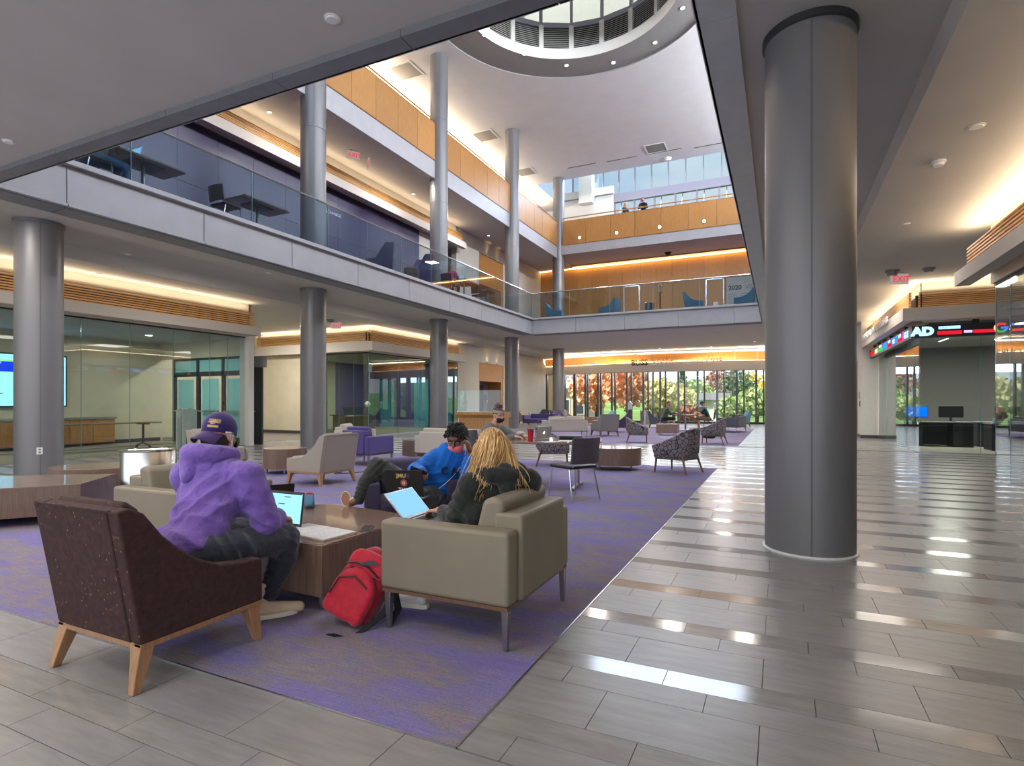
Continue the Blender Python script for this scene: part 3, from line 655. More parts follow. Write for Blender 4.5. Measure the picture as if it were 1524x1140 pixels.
glasswall('window_7','glass front of the right hand computer room',(3.28,17.72,0),(9.6,17.72,0),[1.25,2.6,3.9,5.2],3.28)
glasswall('window_8','glass side of the right hand computer room along the walkway',(3.26,17.72,0),(3.26,24.2,0),[1.6,3.2,4.8],3.28)
S('wall_pier_right',MB().box((2.72,24.3,0),(3.3,25.3,4.3)).box((2.72,27.6,0),(3.3,36.4,4.3)).box((2.72,25.3,2.9),(3.3,27.6,4.3)),m_white)
t=thing('oak_door',(2.9,25.3,0),0,'tall honey oak door recess in the white pier past the computer room','door')
MB().box((.0,0.02,0),(.06,2.28,2.88)).build('leaf',m_oak,t); MB().box((-.1,0.0,0),(.3,.06,2.9)).build('jamb',m_oakdark,t)
t=thing('card_reader',(2.72,24.62,1.25),0,'small black card readers on the white pier','switch'); MB().box((-.02,-.05,-.1),(0,.05,.1)).build('plate',m_black,t); MB().box((-.02,.12,.2),(0,.2,.45)).build('panel',m_grey,t)
S('baseboard_right',MB().box((2.7,24.28,0),(3.3,24.3,.11)).box((2.70,24.3,0),(2.72,25.3,.11)),m_base)
S('baseboard_left',MB().box((-20.6,17.66,0),(-16.9,17.7,.12)).box((-14.6,24.5,0),(-14.58,26.7,.11)),m_base)
S('wall_cream',MB().box((-20.8,17.7,0),(-16.85,17.85,3.3)),m_beige)
S('wall_corridor',MB().box((-20.9,12.3,0),(-20.7,17.7,4.3)),m_beige)
# left meeting room
S('wall_room_back',MB().box((-19.3,-3,0),(-19.1,12.4,3.3)).box((-19.3,12.3,2.75),(-14.7,12.45,4.3)),m_beige)
S('baseboard_room',MB().box((-19.1,-3,0),(-19.06,12.3,.12)),m_base)
S('ceiling_room_left',MB().box((-19.3,-3,3.28),(-14.7,12.4,3.34)),m_ceil)
S('floor_room_left',MB().box((-19.1,-3,-.004),(-14.75,12.3,.002)),P('room_carpet',(150,138,112),.95,bump=.3,bscale=200))
S('floor_room_stripe',MB().box((-17.6,-3,.001),(-17.2,12.3,.004)),P('dark_carpet_stripe',(76,80,92),.95))
t=thing('glazed_double_door',(-18.4,12.32,0),0,'aluminium framed glass double doors with transom at the end of the meeting room','door')
mb=MB()
for a in(0,1.2,2.4,3.5): mb.box((a-.05,0,0),(a+.05,.1,2.75))
mb.box((0,0,2.15),(3.5,.1,2.3)).box((0,0,2.68),(3.5,.1,2.76)); mb.build('frame',m_dark,t)
m_frost=P('aqua_glass',(150,215,215),.15)
for k in range(3):
    a=.05+[0,1.2,2.4][k]; MB().box((a,.04,2.3),(a+1.05,.05,2.68)).build('transom_pane',m_frost,t); MB().box((a+.14,.04,.2),(a+.92,.05,2.05)).build('glass_pane',m_frost,t); MB().box((a,.03,0),(a+1.05,.06,.2)).build('bottom_rail',m_dark,t)
    MB().box((a+.05,-.06,1.0),(a+1.0,-.02,1.05)).build('push_bar',m_steel,t)
t=thing('oak_credenza',(-18.75,7.6,0),0,'honey oak cupboard run with a grey worktop at the back of the meeting room','cabinet')
MB().box((-.3,-3.2,.08),(.2,2.95,.8)).build('carcass',m_oakdark,t)
for k in range(10): MB().box((.2,-3.18+.613*k,.1),(.225,-3.18+.613*k+.6,.79)).build('door',m_oak,t)
MB().box((-.32,-3.22,.8),(.25,2.98,.85)).build('worktop',m_greywall,t)
t=thing('wall_screen',(-19.0,7.0,0),0,'large lit wall screen with a blue CAREER banner, half behind the column','screen')
MB().box((-.06,0,1.17),(.0,2.48,2.66)).build('bezel',m_black,t)
m_scr=EMIT('screen_cyan',(150,222,250),1.25); m_scrb=EMIT('screen_blue',(20,60,220),1.1); m_scrw=EMIT('screen_white',(235,245,255),1.3); m_scrg=EMIT('screen_green',(150,220,120),1.1)
MB().box((0,.04,1.21),(.006,2.44,2.62)).build('display',m_scr,t); MB().box((.006,.04,2.14),(.01,2.2,2.42)).build('banner',m_scrb,t); MB().box((.006,.04,2.43),(.01,2.2,2.46)).build('green_rule',m_scrg,t)
text('banner_text','CAREER',.14,m_scrw,(.012,.28,2.2),(0,1,0),(0,0,1),t,.001,bold=.006); text('banner_small','COLLEGE OF BUSINESS',.06,m_scrw,(.012,.3,2.36),(0,1,0),(0,0,1),t,.001)
text('heading','Virtual Bureau',.09,m_scrb,(.012,.3,1.62),(0,1,0),(0,0,1),t,.001)
ls=MB()
for k in range(3): ls.box((.006,.3,1.54-k*.05),(.009,.95-.1*k,1.56-k*.05))
ls.build('fine_print',m_grey,t)['kind']='stuff'
def flip_table(x,y,rz,L,label):
    t=thing('training_table',(x,y,0),rz,label,'table')
    MB().box((-.3,-L/2,.71),(.3,L/2,.745)).build('tabletop',m_walnuttop,t,bevel=.006)
    for s in(-1,1):
        yy=s*(L/2-.35); MB().cyl((0,yy,.12),(0,yy,.7),.03).build('leg',m_dark,t,smooth=True)
        MB().obox((0,yy,.69),(1,0,0),(0,1,0),(0,0,1),.25,.04,.015).build('bracket',m_dark,t)
        f=MB().tube([(-.3,yy,.07),(-.12,yy,.12),(0,yy,.16),(.12,yy,.12),(.3,yy,.07)],.025); f.build('foot',m_dark,t,smooth=True)
        for q in(-.3,.3): MB().cyl((q,yy-.02,.035),(q,yy+.02,.035),.035,n=12).build('caster',m_black,t)
    return t
flip_table(-16.5,9.05,0,2.9,'dark topped flip table on castors inside the left meeting room')
flip_table(-16.6,5.2,0,2.6,'flip table in the meeting room left of the socket column')
t=thing('a_frame_sign',(-15.4,10.7,0),.3,'white folding A-frame notice board inside the meeting room','sign')
for s in(-1,1): MB().obox((s*.1,0,.55),(1,0,0),(0,1,0),(0,0,1),.012,.28,.55).build('board',m_whitepl,t,bevel=.005)
MB().box((-.11,-.06,1.08),(.11,.06,1.14)).build('handle',m_whitepl,t)
mb=MB()
for q in(-.12,.12): mb.cyl((.113,q,.45),(.118,q,.45),.07,n=14).box((.113,q-.05,.12),(.117,q+.05,.38))
mb.build('figures',m_grey,t)
for i,(x,y) in enumerate(((-16.8,6.5),(-16.8,10.5))):
    o=thing('downlight',(x,y,3.28),0,'recessed lamp in the meeting room ceiling, the %s'%['nearer one','farther one'][i],'downlight'); MB().lathe([(.09,-.008),(.0,-.008)],16,cap=False).build('lens',m_dl,o)
    area('meeting_room_light',(x,y,3.2),(0,0,-1),.3,.3,32,NEUT)
# far left: brown door leaf and notice plates in the corridor
t=thing('door_4',(-15.5,12.62,0),0,'dark framed corridor door standing open past the meeting room','door',kind='structure'); MB().box((0,0,0),(.9,.06,2.4)).build('leaf',m_dark,t); MB().box((-.02,-.02,2.4),(1.0,.1,2.75)).build('head',m_grey,t); MB().box((.1,-.06,1.0),(.85,-.02,1.05)).build('push_bar',m_steel,t)
t=thing('wall_plate',(-18.1,17.68,1.25),0,'small grey thermostat plate on the cream corridor wall','switch'); MB().box((-.06,-.02,-.08),(.06,0,.08)).build('plate',m_grey,t)
t=thing('alarm_box',(-17.0,17.68,1.15),0,'white alarm boxes at the right end of the cream corridor wall','alarm'); MB().box((-.08,-.05,.06),(.06,0,.26)).build('upper_box',m_whitepl,t); MB().box((-.08,-.05,-.2),(.06,0,-.02)).build('lower_box',m_whitepl,t)
# far corner room contents
S('wall_corner_room',MB().box((-20,24.5,0),(-14.8,24.7,4.3)).box((-20,17.9,0),(-19.8,24.5,3.3)),P('room_purple',(96,84,138),.7))
S('wall_corner_room_cream',MB().box((-19.8,19,0),(-19.7,21.4,3.3)),m_beige)
S('ceiling_corner_room',MB().box((-20,17.9,3.28),(-14.7,24.5,3.34)),m_ceil)
S('floor_corner_room',MB().box((-19.8,17.9,-.004),(-14.75,24.5,.003)),P('corner_carpet',(140,128,104),.95))
for q in(19.5,22.5): area('corner_room_light',(-17,q,3.2),(0,0,-1),.4,.4,60,NEUT)
t=thing('reception_counter',(-17.6,20.4,0),.1,'curved wood reception counter with grey glass top inside the corner room','counter')
prof=[(.0,0),(.0,.9)]
MB().box((-.35,-1.2,0),(.35,1.2,.72)).build('base',m_walnut,t,bevel=.05,seg=4); MB().box((-.4,-1.3,.72),(.1,1.3,.76)).build('worktop',m_dark,t); MB().box((.25,-1.2,.76),(.27,1.2,1.05)).build('glass_screen',g_green,t); MB().box((.2,-1.25,1.05),(.32,1.25,1.08)).build('ledge',m_dark,t)
t=thing('globe_lamp',(-17.3,20.9,1.08),0,'white globe ornament on the corner room counter','ornament'); MB().ball((0,0,.15),.13,16,10).build('globe',m_whitepl,t,smooth=True); MB().cyl((0,0,0),(0,0,.05),.05).build('base',m_whitepl,t)
for k,(w,x) in enumerate(((.9,-19.4),(.9,-17.2),(1.0,-15.9))):
    MB().box((x,24.44,0),(x+w,24.5,2.5)).build('blue_door_glass',P('cyan_glass_%d'%k,(92,160,186),.2))['kind']='structure'
# near right + computer room
S('floor_computer_room',MB().box((3.35,17.8,-.004),(9.8,25.2,.003)),P('grey_room_carpet',(128,122,112),.95))
S('wall_computer_room',MB().box((3.3,25.0,0),(9.9,25.2,3.4)).box((9.7,17.8,0),(9.9,25.0,3.4)),m_greywall)
S('ceiling_computer_room',MB().box((3.3,17.8,3.28),(9.9,25.2,3.34)),m_ceil)
m_lin=EMIT('linear_lamp',(255,246,232),5)
for i,(x,y) in enumerate(((4.1,19.4),(5.2,19.4),(6.4,19.4),(4.6,21.6),(6.0,21.6))):
    o=thing('linear_lamp',(x,y,3.24),0,'slim lit ceiling bar in the computer room, %s'%['front left','front middle','front right','rear left','rear right'][i],'lamp','ceiling bars in the computer room'); MB().box((-.03,-.5,0),(.03,.5,.04)).build('housing',m_white,o); MB().box((-.025,-.49,-.008),(.025,.49,0)).build('diffuser',m_lin,o)
for x in(4.5,7): area('computer_room_light',(x,20.5,3.18),(0,0,-1),.8,.8,110,NEUT)
def desk(x,y,rz,label):
    t=thing('office_desk',(x,y,0),rz,label,'desk'); 
    MB().box((-.85,-.38,.70),(.85,.38,.735)).build('worktop',m_grey,t,bevel=.004)
    for s in(-.6,.6):
        MB().box((s-.24,-.34,0),(s+.24,.34,.69)).build('cabinet',m_dark,t,bevel=.004)
        for k in range(2): MB().box((s-.22+.22*k,-.355,.04),(s-.01+.22*k,-.34,.67)).build('door',m_black if k else m_dark,t)
    MB().box((-.36,.3,.02),(.36,.34,.69)).build('modesty_panel',m_black,t)
    return t
m_blue=EMIT('monitor_blue',(0,110,240),1.1)
def monitor(x,y,z,rz,label,scr):
    t=thing('monitor',(x,y,z),rz,label,'monitor')
    MB().box((-.3,-.015,.12),(.3,.02,.46)).build('panel',m_black,t,bevel=.005); MB().box((-.285,-.019,.135),(.285,-.015,.445)).build('display',scr,t); MB().box((-.03,.0,.01),(.03,.03,.2)).build('stand',m_dark,t); MB().box((-.11,-.08,0),(.11,.08,.012)).build('base',m_dark,t); return t
desk(4.2,20.7,0,'black office desk behind the corner pane of the computer room'); desk(6.0,19.6,0,'grey office desk nearest the glass of the computer room'); desk(6.1,21.2,0,'office desk at the back of the computer room')
monitor(3.72,20.6,.735,.1,'lit bright blue monitor on the corner desk',m_blue); monitor(4.6,20.75,.735,0,'dark monitor beside the bright blue one',m_black); monitor(5.6,19.6,.735,.2,'pale grey monitor seen from behind on the nearest desk',m_grey); monitor(6.3,19.65,.735,-.1,'dark monitor at the right of the nearest office desk',m_dark)
t=thing('cup',(5.25,19.4,.735),0,'white paper cup on the nearest office desk','cup'); MB().lathe([(.03,0),(.042,.13)],16).build('body',m_whitepl,t,smooth=True); MB().lathe([(.044,.13),(.044,.145),(.0,.146)],16).build('lid',m_whitepl,t)
# ticker display
tk=thing('ticker_display',(0,0,0),0,'black stock ticker wrapping the corner with coloured company logos and prices','display')
X0,Y0=2.98,16.98
MB().box((X0,Y0,2.93),(9.5,Y0+.1,3.2)).build('front_panel',m_black,tk); MB().box((X0,Y0+.1,2.93),(X0+.1,24.2,3.2)).build('side_panel',m_black,tk)
MB().box((X0-.01,Y0-.01,2.90),(9.5,Y0+.12,2.93)).build('front_edge',m_dark,tk); MB().box((X0-.01,Y0+.12,2.90),(X0+.12,24.2,2.93)).build('side_edge',m_dark,tk)
for q in(4.2,5.6,7): MB().box((q,Y0+.02,3.2),(q+.12,Y0+.1,3.3)).build('bracket',m_black,tk)
for q in(18,19.1,20.2,21.3,22.4,23.4): MB().box((X0+.02,q,3.2),(X0+.1,q+.12,3.3)).build('bracket',m_black,tk)
eR=EMIT('led_red',(240,20,40),1.3);eB=EMIT('led_blue',(40,120,250),1.4);eL=EMIT('led_pale_blue',(150,205,250),1.5);eG=EMIT('led_green',(20,190,80),1.2);eW=EMIT('led_white',(225,235,255),1.4);eM=EMIT('led_magenta',(230,60,160),1.3);eV=EMIT('led_violet',(200,160,250),1.3);eY=EMIT('led_sand',(220,190,130),1.2)
fy=Y0-.006
text('letters_AD','AD',.27,eL,(X0+.0,fy,2.965),(1,0,0),(0,0,1),tk,.003,bold=.022,sx=1.15)
def fr(x0,z0,x1,z1,m,nm='price_bar'): MB().box((x0,fy-.002,z0),(x1,fy+.004,z1)).build(nm,m,tk)
def sd(y0,z0,y1,z1,m,nm='price_bar'): MB().box((X0-.008,y0,z0),(X0-.002,y1,z1)).build(nm,m,tk)
fr(3.52,3.09,3.95,3.16,eL); fr(3.5,2.96,3.98,3.04,eR); fr(4.02,2.98,4.18,3.04,eV); fr(4.2,2.97,4.62,3.04,eR)
text('price_text','GILD',.055,m_black,(3.56,fy-.004,3.105),(1,0,0),(0,0,1),tk,.002); text('price_text','64.30 -1.2',.06,m_black,(3.54,fy-.004,2.98),(1,0,0),(0,0,1),tk,.002)
gc=Vector((4.72,fy,3.065))   # the four colour ring letter
def arc(a0,a1,mat):
    mb=MB(); vs=[]
    k=8
    for i in range(k+1):
        a=R(a0+(a1-a0)*i/k)
        for r in(.065,.118): vs+= [(gc.x+r*1.15*math.cos(a),gc.y-.003,gc.z+r*math.sin(a)),(gc.x+r*1.15*math.cos(a),gc.y+.004,gc.z+r*math.sin(a))]
    fs=[]
    for i in range(k): b=4*i; fs+=[(b,b+2,b+6,b+4),(b+1,b+5,b+7,b+3),(b,b+4,b+5,b+1),(b+2,b+3,b+7,b+6)]
    mb.add(vs,fs).build('logo_arc',mat,tk)
arc(40,150,eR); arc(150,205,eY); arc(205,310,eG); arc(310,362,eB); fr(4.72,3.04,4.85,3.09,eB,'logo_bar')
fr(4.92,3.1,5.5,3.16,eB); fr(4.92,2.97,5.7,3.03,eR); text('price_text','GOOG 1,740',.055,m_black,(4.95,fy-.004,3.11),(1,0,0),(0,0,1),tk,.002)
fr(5.8,3.0,6.1,3.14,eG); fr(6.2,3.0,7,3.07,eR); fr(6.2,3.09,6.8,3.15,eL)
text('letters_GILE','GILE',.22,eL,(X0-.008,Y0+.95,2.98),(0,-1,0),(0,0,1),tk,.003,bold=.008,sx=1.3)
sd(Y0+1.0,2.96,Y0+1.16,3.17,eM,'logo_bar'); sd(Y0+1.2,2.97,Y0+1.9,3.05,eR); sd(Y0+1.4,3.08,Y0+1.75,3.16,eL); sd(Y0+1.95,2.97,Y0+2.7,3.16,eB,'logo_bar'); sd(Y0+2.3,3.0,Y0+2.6,3.12,eW); sd(Y0+2.8,2.97,Y0+3.5,3.05,eR); sd(Y0+3.0,3.09,Y0+3.4,3.16,eL); sd(Y0+3.6,2.97,Y0+4.3,3.16,eB,'logo_bar'); sd(Y0+4.4,2.97,Y0+5.2,3.05,eG); sd(Y0+4.6,3.09,Y0+5.1,3.16,eL); sd(Y0+5.4,2.97,Y0+6.0,3.12,eY); sd(Y0+6.2,2.97,Y0+7.0,3.1,eR)
ll=thing('lab_lettering',(0,0,0),0,'raised metal letters along the corridor side of the ticker room soffit','sign')
text('lettering','FINANCIAL ANALYSIS LAB',.3,m_whitepl,(2.70,24.0,3.5),(0,-1,0),(0,0,1),ll,.015,sx=1.55)
# signs and ceiling fixtures
m_exit=EMIT('exit_red',(222,50,62),.8)
def exit_sign(label,p,right,size=.3,z=0):
    t=thing('exit_sign',p,0,label,'sign'); r=Vector(right); n=r.cross(Vector((0,0,1)))
    MB().obox((0,0,0),r,n,(0,0,1),size*.62,.012,size*.36).build('panel',EMIT('exit_panel',(200,180,176),.42),t)
    MB().obox((0,0,size*.42),r,n,(0,0,1),size*.3,.02,size*.06).build('mount',m_whitepl,t)
    text('lettering','EXIT',size*.58,m_exit,Vector((0,0,-size*.2))-r*size*.48+n*.013,r,(0,0,1),t,.002,bold=.002); return t
exit_sign('red lettered EXIT sign under the right hand ceiling',(2.45,15.3,4.09),(.9,.43,0),.33)
exit_sign('red EXIT sign over the passage between the two left columns',(-14.6,15.9,4.1),(.94,.34,0),.3)
exit_sign('left of the two red EXIT signs hanging above the mezzanine',(-13.2,15.2,9.78),(.6,.8,0),.36); exit_sign('right of the two red EXIT signs hanging above the mezzanine',(-13.0,15.75,9.65),(.8,-.6,0),.36)
exit_sign('tiny red EXIT sign in front of the oak wall on the mezzanine',(-13.1,34.2,9.75),(1,0,0),.4)
def disc(name,label,x,y,z,r,h,mat=None,cat='detector',lens=None):
    t=thing(name,(x,y,z),0,label,cat); MB().lathe([(r,0),(r,-h*.4),(r*.8,-h*.45),(r*.7,-h),(0,-h)],24,cap=False).build('body',mat or m_whitepl,t,smooth=True)
    if lens: MB().lathe([(r*.6,-h-.001),(0,-h-.004)],20,cap=False).build('lens',lens,t)
    return t
disc('smoke_detector','white smoke detector on the right hand ceiling nearest us',1.78,8.57,4.28,.075,.06); disc('ceiling_plate','flat round white plate on the right hand ceiling',1.92,7.66,4.28,.085,.012)
disc('dome_camera','black and white dome camera beside the right hand EXIT sign',2.3,15.2,4.28,.14,.12,m_grey,'camera'); disc('dome_camera','dome camera right of the EXIT sign over the ticker room',3.0,15.3,4.28,.12,.09,m_grey,'camera'); disc('ceiling_plate','small disc on the right hand ceiling beyond the detector',1.92,11.34,4.28,.06,.01)
for x,y,z,l in ((-14.2,7.74,4.28,'small plate on the ceiling right of the socket column'),(-14.1,9.75,4.28,'white motion sensor on the ceiling above the left louvre'),(-12.98,7.65,4.57,'flat plate on the ceiling beside the socket column top'),(-3.44,3.7,4.57,'flat plate on the nearest ceiling at top centre'),(-11.63,10.27,4.57,'flat plate under the mezzanine floor'),(-8.72,3.71,4.57,'flat plate on the nearest ceiling at far left')): disc('ceiling_plate',l,x,y,z,.07,.02)
disc('dome_camera','black dome camera under the upper gallery before the oak wall',-6.0,34.4,10.22,.2,.16,m_black,'camera'); disc('smoke_detector','smoke detector on the atrium ceiling before the clerestory',-5.63,32.3,14.95,.2,.15)
disc('dome_camera','dome camera above the EXIT sign between the left columns',-14.6,15.6,4.28,.14,.1,m_grey,'camera')
for k,(x,y,z,l) in enumerate(((-14.0,12.38,10.12,'lit spot above the slatted cove at far left upstairs'),(-14.0,19.85,10.12,'lit spot above the slatted cove upstairs, middle'),(-13.9,26.5,10.12,'lit spot before the upstairs oak portal'),(-9.5,35,4.57,'lit spot on the far ground floor ceiling, left'),(-6.5,34.5,4.57,'lit spot on the far ground floor ceiling, centre'),(-3.6,34.8,4.57,'lit spot on the far ground floor ceiling, right'),(-1.2,33,4.57,'lit spot on the far ground floor ceiling beside the big column'))):
    disc('downlight',l,x,y,z,.1,.01,m_white,'downlight',m_dlsoft)
for k,(x,z) in enumerate(((-10.75,11.10),(-8.51,11.1),(-6.06,11.12),(-3.69,11.12))):
    t=thing('parapet_lamp',(x,32.17,z),0,'small bright round lamp set in the far oak parapet, %s from the left'%['first','second','third','fourth'][k],'lamp','lamps in the far parapet')
    MB().cyl((0,0,0),(0,-.03,0),.09,n=16).build('bezel',m_rail,t); MB().cyl((0,-.03,0),(0,-.035,0),.075,n=16).build('lens',EMIT('parapet_lens_%d'%k,(255,238,205),22),t)
for k,(x,y,l) in enumerate(((-13.9,19.2,'square ceiling vent above the near oak parapet'),(-13.6,25.6,'square ceiling vent above the third bay of the parapet'),(-13.6,30.6,'square ceiling vent above the corner column'),(-6.0,30.75,'square ceiling vent in the middle of the atrium ceiling'))):
    t=thing('ceiling_vent',(x,y,14.95),0,l,'vent'); MB().box((-.55,-.55,-.02),(.55,-.48,0)).box((-.55,.48,-.02),(.55,.55,0)).box((-.55,-.48,-.02),(-.48,.48,0)).box((.48,-.48,-.02),(.55,.48,0)).build('frame',m_white,t); MB().box((-.48,-.48,-.012),(.48,.48,-.004)).build('grille',m_greywall,t)
for k,(x,y) in enumerate(((-10.3,31.2),(-8.0,31.3),(-5.6,31.35),(-3.3,31.6))):
    t=thing('slot_diffuser',(x,y,14.95),0,'thin black air slot in the atrium ceiling near the clerestory, %s from the left'%['first','second','third','last'][k],'vent','air slots before the clerestory'); MB().box((-.85,-.03,-.008),(.85,.03,0)).build('slot',m_dark,t)
# ---- area lights below the ceilings that fill the hall, no fittings drawn
for k,(x,y) in enumerate(((-8.6,2.4),(-5.4,1.2),(-3.2,-.6),(-11.2,1.2))):
    o=disc('downlight','added fill light under the nearest ceiling, row %s'%['one','two','three','four'][k],x,y,4.57,.08,.01,m_white,'downlight',m_dlsoft) if False else None
    area('near_ceiling_fill',(x,y,4.5),(0,0,-1),1.2,1.2,54,NEUT)  # added fill for the near floor and the bounce onto its ceiling
for x,y,w in ((2.1,8.5,8),(2.1,13,32),(2.1,17.5,36),(2.1,22,30),(.2,29,46)): area('walk_ceiling_fill',(x,y,4.22),(0,0,-1),1.5,1.5,w,NEUT)  # added fill along the walkway, not actual fittings
for y in (4.0,9.2,15.6,22.3,28): area('side_ceiling_fill',(-11.35,y,4.5),(0,0,-1),.8,.8,44,NEUT)  # fill added in front of the left columns to light their faces
area('corridor_fill',(-17.5,14.8,4.2),(0,0,-1),.6,.6,170,NEUT)  # fill added to brighten the cream wall
for x in (-10,-6,-2.5): area('far_ceiling_lamp',(x,29.5,4.5),(0,0,-1),.6,.6,120,NEUT)
for y in (8,13,18,23): area('mezzanine_lamp',(-12.9,y,10.0),(0,0,-1),.5,.5,50,NEUT)
for x in (-9,-5,-1.5): area('far_mezzanine_lamp',(x,30,10.1),(0,0,-1),.6,.6,120,NEUT)
# ================================================================ OUTSIDE
S('ground',MB().box((-90,38.2,-1.4),(90,200,-1.0)),P('grass_ground',(96,124,62),.95,var=.12,vscale=.4))
S('road',MB().box((-60,52,-1.0),(60,60,-.97)),P('asphalt',(120,120,122),.9))
hill=MB(); hr=[]
for j in range(9):
    hr.append([(-70+10*i,95+8*j,-1.2+ (3.2*math.sin(min(j,8)/8*PI/2))*(1+.3*math.sin(i*.9))*(.6+.05*i)) for i in range(17)])
hill.loft(hr,cap=False,closed=False); o=S('hill',hill,P('hill_grass',(100,132,66),.95,var=.2,vscale=.2),smooth='all')
def leafm(name,c0,c1):
    g=G(name); p=g.p; p.inputs['Roughness'].default_value=.8; geo=g.node('ShaderNodeNewGeometry'); g.link(g.ramp(geo.outputs['Random Per Island'],[(.1,c0),(.9,c1)]),p.inputs['Base Color']); return g.m
lf={'orange':leafm('orange_leaves',(236,166,128),(250,210,166)),'yellow':leafm('yellow_leaves',(226,192,84),(244,222,120)),'green':leafm('green_leaves',(146,172,116),(186,202,142)),'olive':leafm('olive_leaves',(196,194,132),(222,216,160)),'dark':leafm('dark_needles',(92,116,96),(124,146,112)),'red':leafm('red_leaves',(156,108,98),(188,140,124))}
m_bark=P('bark',(84,70,58),.9)
def tree(x,y,h,r,kind,label,cone=False,z0=-1.0):
    t=thing('tree',(x,y,z0),0,label,'tree','trees outside the far windows'); MB().tube([(0,0,0),(0.05,0,h*.3),(0,0,h*.75)],[.22,.16,.05],7).build('trunk',m_bark,t,smooth=True)
    mb=MB(); rr=random.Random(int(x*7+y))
    n=1100
    for k in range(n):
        u=rr.random(); a=rr.uniform(0,2*PI)
        if cone: z=h*(.12+.86*u); q=r*(1-u)*math.sqrt(rr.random())+.1
        else:
            ph=math.acos(rr.uniform(-1,1)); s=(rr.random())**.4; z=h*.62+math.cos(ph)*s*h*.38; q=r*math.sin(ph)*s*(1+.25*math.sin(3*a+z))
        c=Vector((q*math.cos(a),q*math.sin(a),z)); s_=rr.uniform(.16,.34)
        ax=Vector((rr.uniform(-1,1),rr.uniform(-1,1),rr.uniform(-.4,.4))).normalized(); up=Vector((rr.uniform(-.5,.5),rr.uniform(-.5,.5),1)); up=(up-ax*up.dot(ax)).normalized()
        mb.quad(c-ax*s_,c-up*s_*.7,c+ax*s_,c+up*s_*.7)
    o=mb.build('leaves',lf[kind],t); o['kind']='stuff'; return t
for a in ((-14.6,48.4,6.4,2.2,'orange','broad orange autumn tree outside the left far windows'),(-11.4,46.6,6.6,1.8,'orange','tall orange tree outside just left of the sanitizer stand'),(-9.5,50.8,4.4,1.6,'olive','yellowing tree outside left of the masked men'),(-10.5,63.6,4.6,2.2,'olive','pale olive tree outside behind the masked man in grey'),(-10.3,78.1,5.4,3.0,'green','bushy green tree outside between the two men'),(-5.7,92.4,7.4,2.8,'dark','dark evergreen outside left of the yellow tree'),(-9.0,100.8,8.0,3.0,'red','dull red tree outside behind the white house'),(-4.2,108.5,7.8,2.4,'yellow','bright yellow tree outside at the far right'),(-4.4,61,2.9,1.5,'green','low green tree outside before the far right lawn'),(-2.1,63.1,3.8,2.0,'green','fresh green tree outside at the right end of the windows'),(-24.6,70.2,7,3,'green','green tree outside behind the tiled roof'),(-7.6,53.9,2.0,1.1,'red','reddish shrub tree outside between the two men'),(3,60,4.6,2.6,'green','green tree outside beyond the pier'),(9,54,5.5,2.6,'orange','orange tree seen through the right hand glass'),(5.5,50,5.0,2.2,'green','green tree seen through the right hand glass')): tree(*a)
tree(-10.9,72.6,6.6,1.2,'dark','thin conifer outside behind the masked man',True)
def house(loc,w,d,h,rh,wall,roof,label,nw=4,floors=1,rz=0):
    t=thing('house',loc,rz,label,'house'); MB().box((-w/2,0,0),(w/2,d,h)).build('walls',wall,t); MB().prism([(-.4,h),(d/2,h+rh),(d+.4,h)],-w/2-.4,w/2+.4,'x').build('roof',roof,t)
    for f in range(floors):
        for k in range(nw):
            x=-w/2+w*(k+.5)/nw; z=h*(f+.3)/floors; q=MB().box((x-.55,-.08,z),(x+.55,.02,z+h*.42/floors)).build('window',m_whitepl,t); MB().box((x-.45,-.1,z+.1),(x+.45,-.07,z+h*.42/floors-.1)).build('pane',P('house_pane',(70,80,92),.2) if (f,k)==(0,0) else bpy.data.materials['house_pane'],q)
    return t
m_siding=P('white_siding',(226,226,222),.8); m_slate=P('slate_roof',(104,104,112),.9); m_clay=P('grey_clay_roof',(150,138,134),.9); m_cream=P('cream_stucco',(216,204,182),.85)
def tilerof():
    g=G('diamond_tile_roof'); v=g.coords((2.2,2.2,2.2),rot=(0,0,.7)); c=g.node('ShaderNodeTexChecker'); c.inputs['Scale'].default_value=1.0; c.inputs[1].default_value=lin((186,182,184)); c.inputs[2].default_value=lin((120,112,116)); g.link(v,c.inputs[0]); g.link(c.outputs[0],g.p.inputs['Base Color']); g.p.inputs['Roughness'].default_value=.9; return g.m
house((-21.5,53,-1.0),9,6,3.7,3.0,m_cream,tilerof(),'cream building with patterned tile roof outside the left far windows',6,1)
house((-7.8,67,-1.0),5,4,2.6,.8,m_siding,m_slate,'white flat fronted garage outside between the two men',3,1)
house((-11.3,111,1.6),6,5,2.2,1.4,m_siding,m_slate,'small white house on the lawn outside the right far windows',3,1)
house((-2.6,120,2.4),8,6,2.8,2.2,P('brown_siding',(150,120,104),.85),P('white_roof',(216,214,214),.8),'brown house with pale roof outside at the right end of the windows',3,1)
house((-21.0,43,-.6),6,4,4.6,.6,m_beige,m_clay,'pale beige wing outside the left end of the window wall',5,1)
t=thing('light_pole',(-8.9,44.5,-1),0,'grey car park light pole outside left of the masked man','pole'); MB().cyl((0,0,0),(0,0,5.6),.07).build('pole',m_grey,t); MB().box((-.5,-.1,5.55),(.5,.1,5.7)).build('lamp_head',m_grey,t)
t=thing('mast',(-4.7,66.4,-1),0,'slim dark lattice mast outside the right far windows','pole'); mb=MB()
for dx,dy in((-.15,-.1),(.15,-.1),(0,.15)): mb.cyl((dx,dy,0),(dx,dy,9),.03,n=6)
for k in range(18): mb.cyl((-.15,-.1,.5*k),(.15,-.1,.5*k+.5),.015,n=5)
mb.build('lattice',m_slate,t)
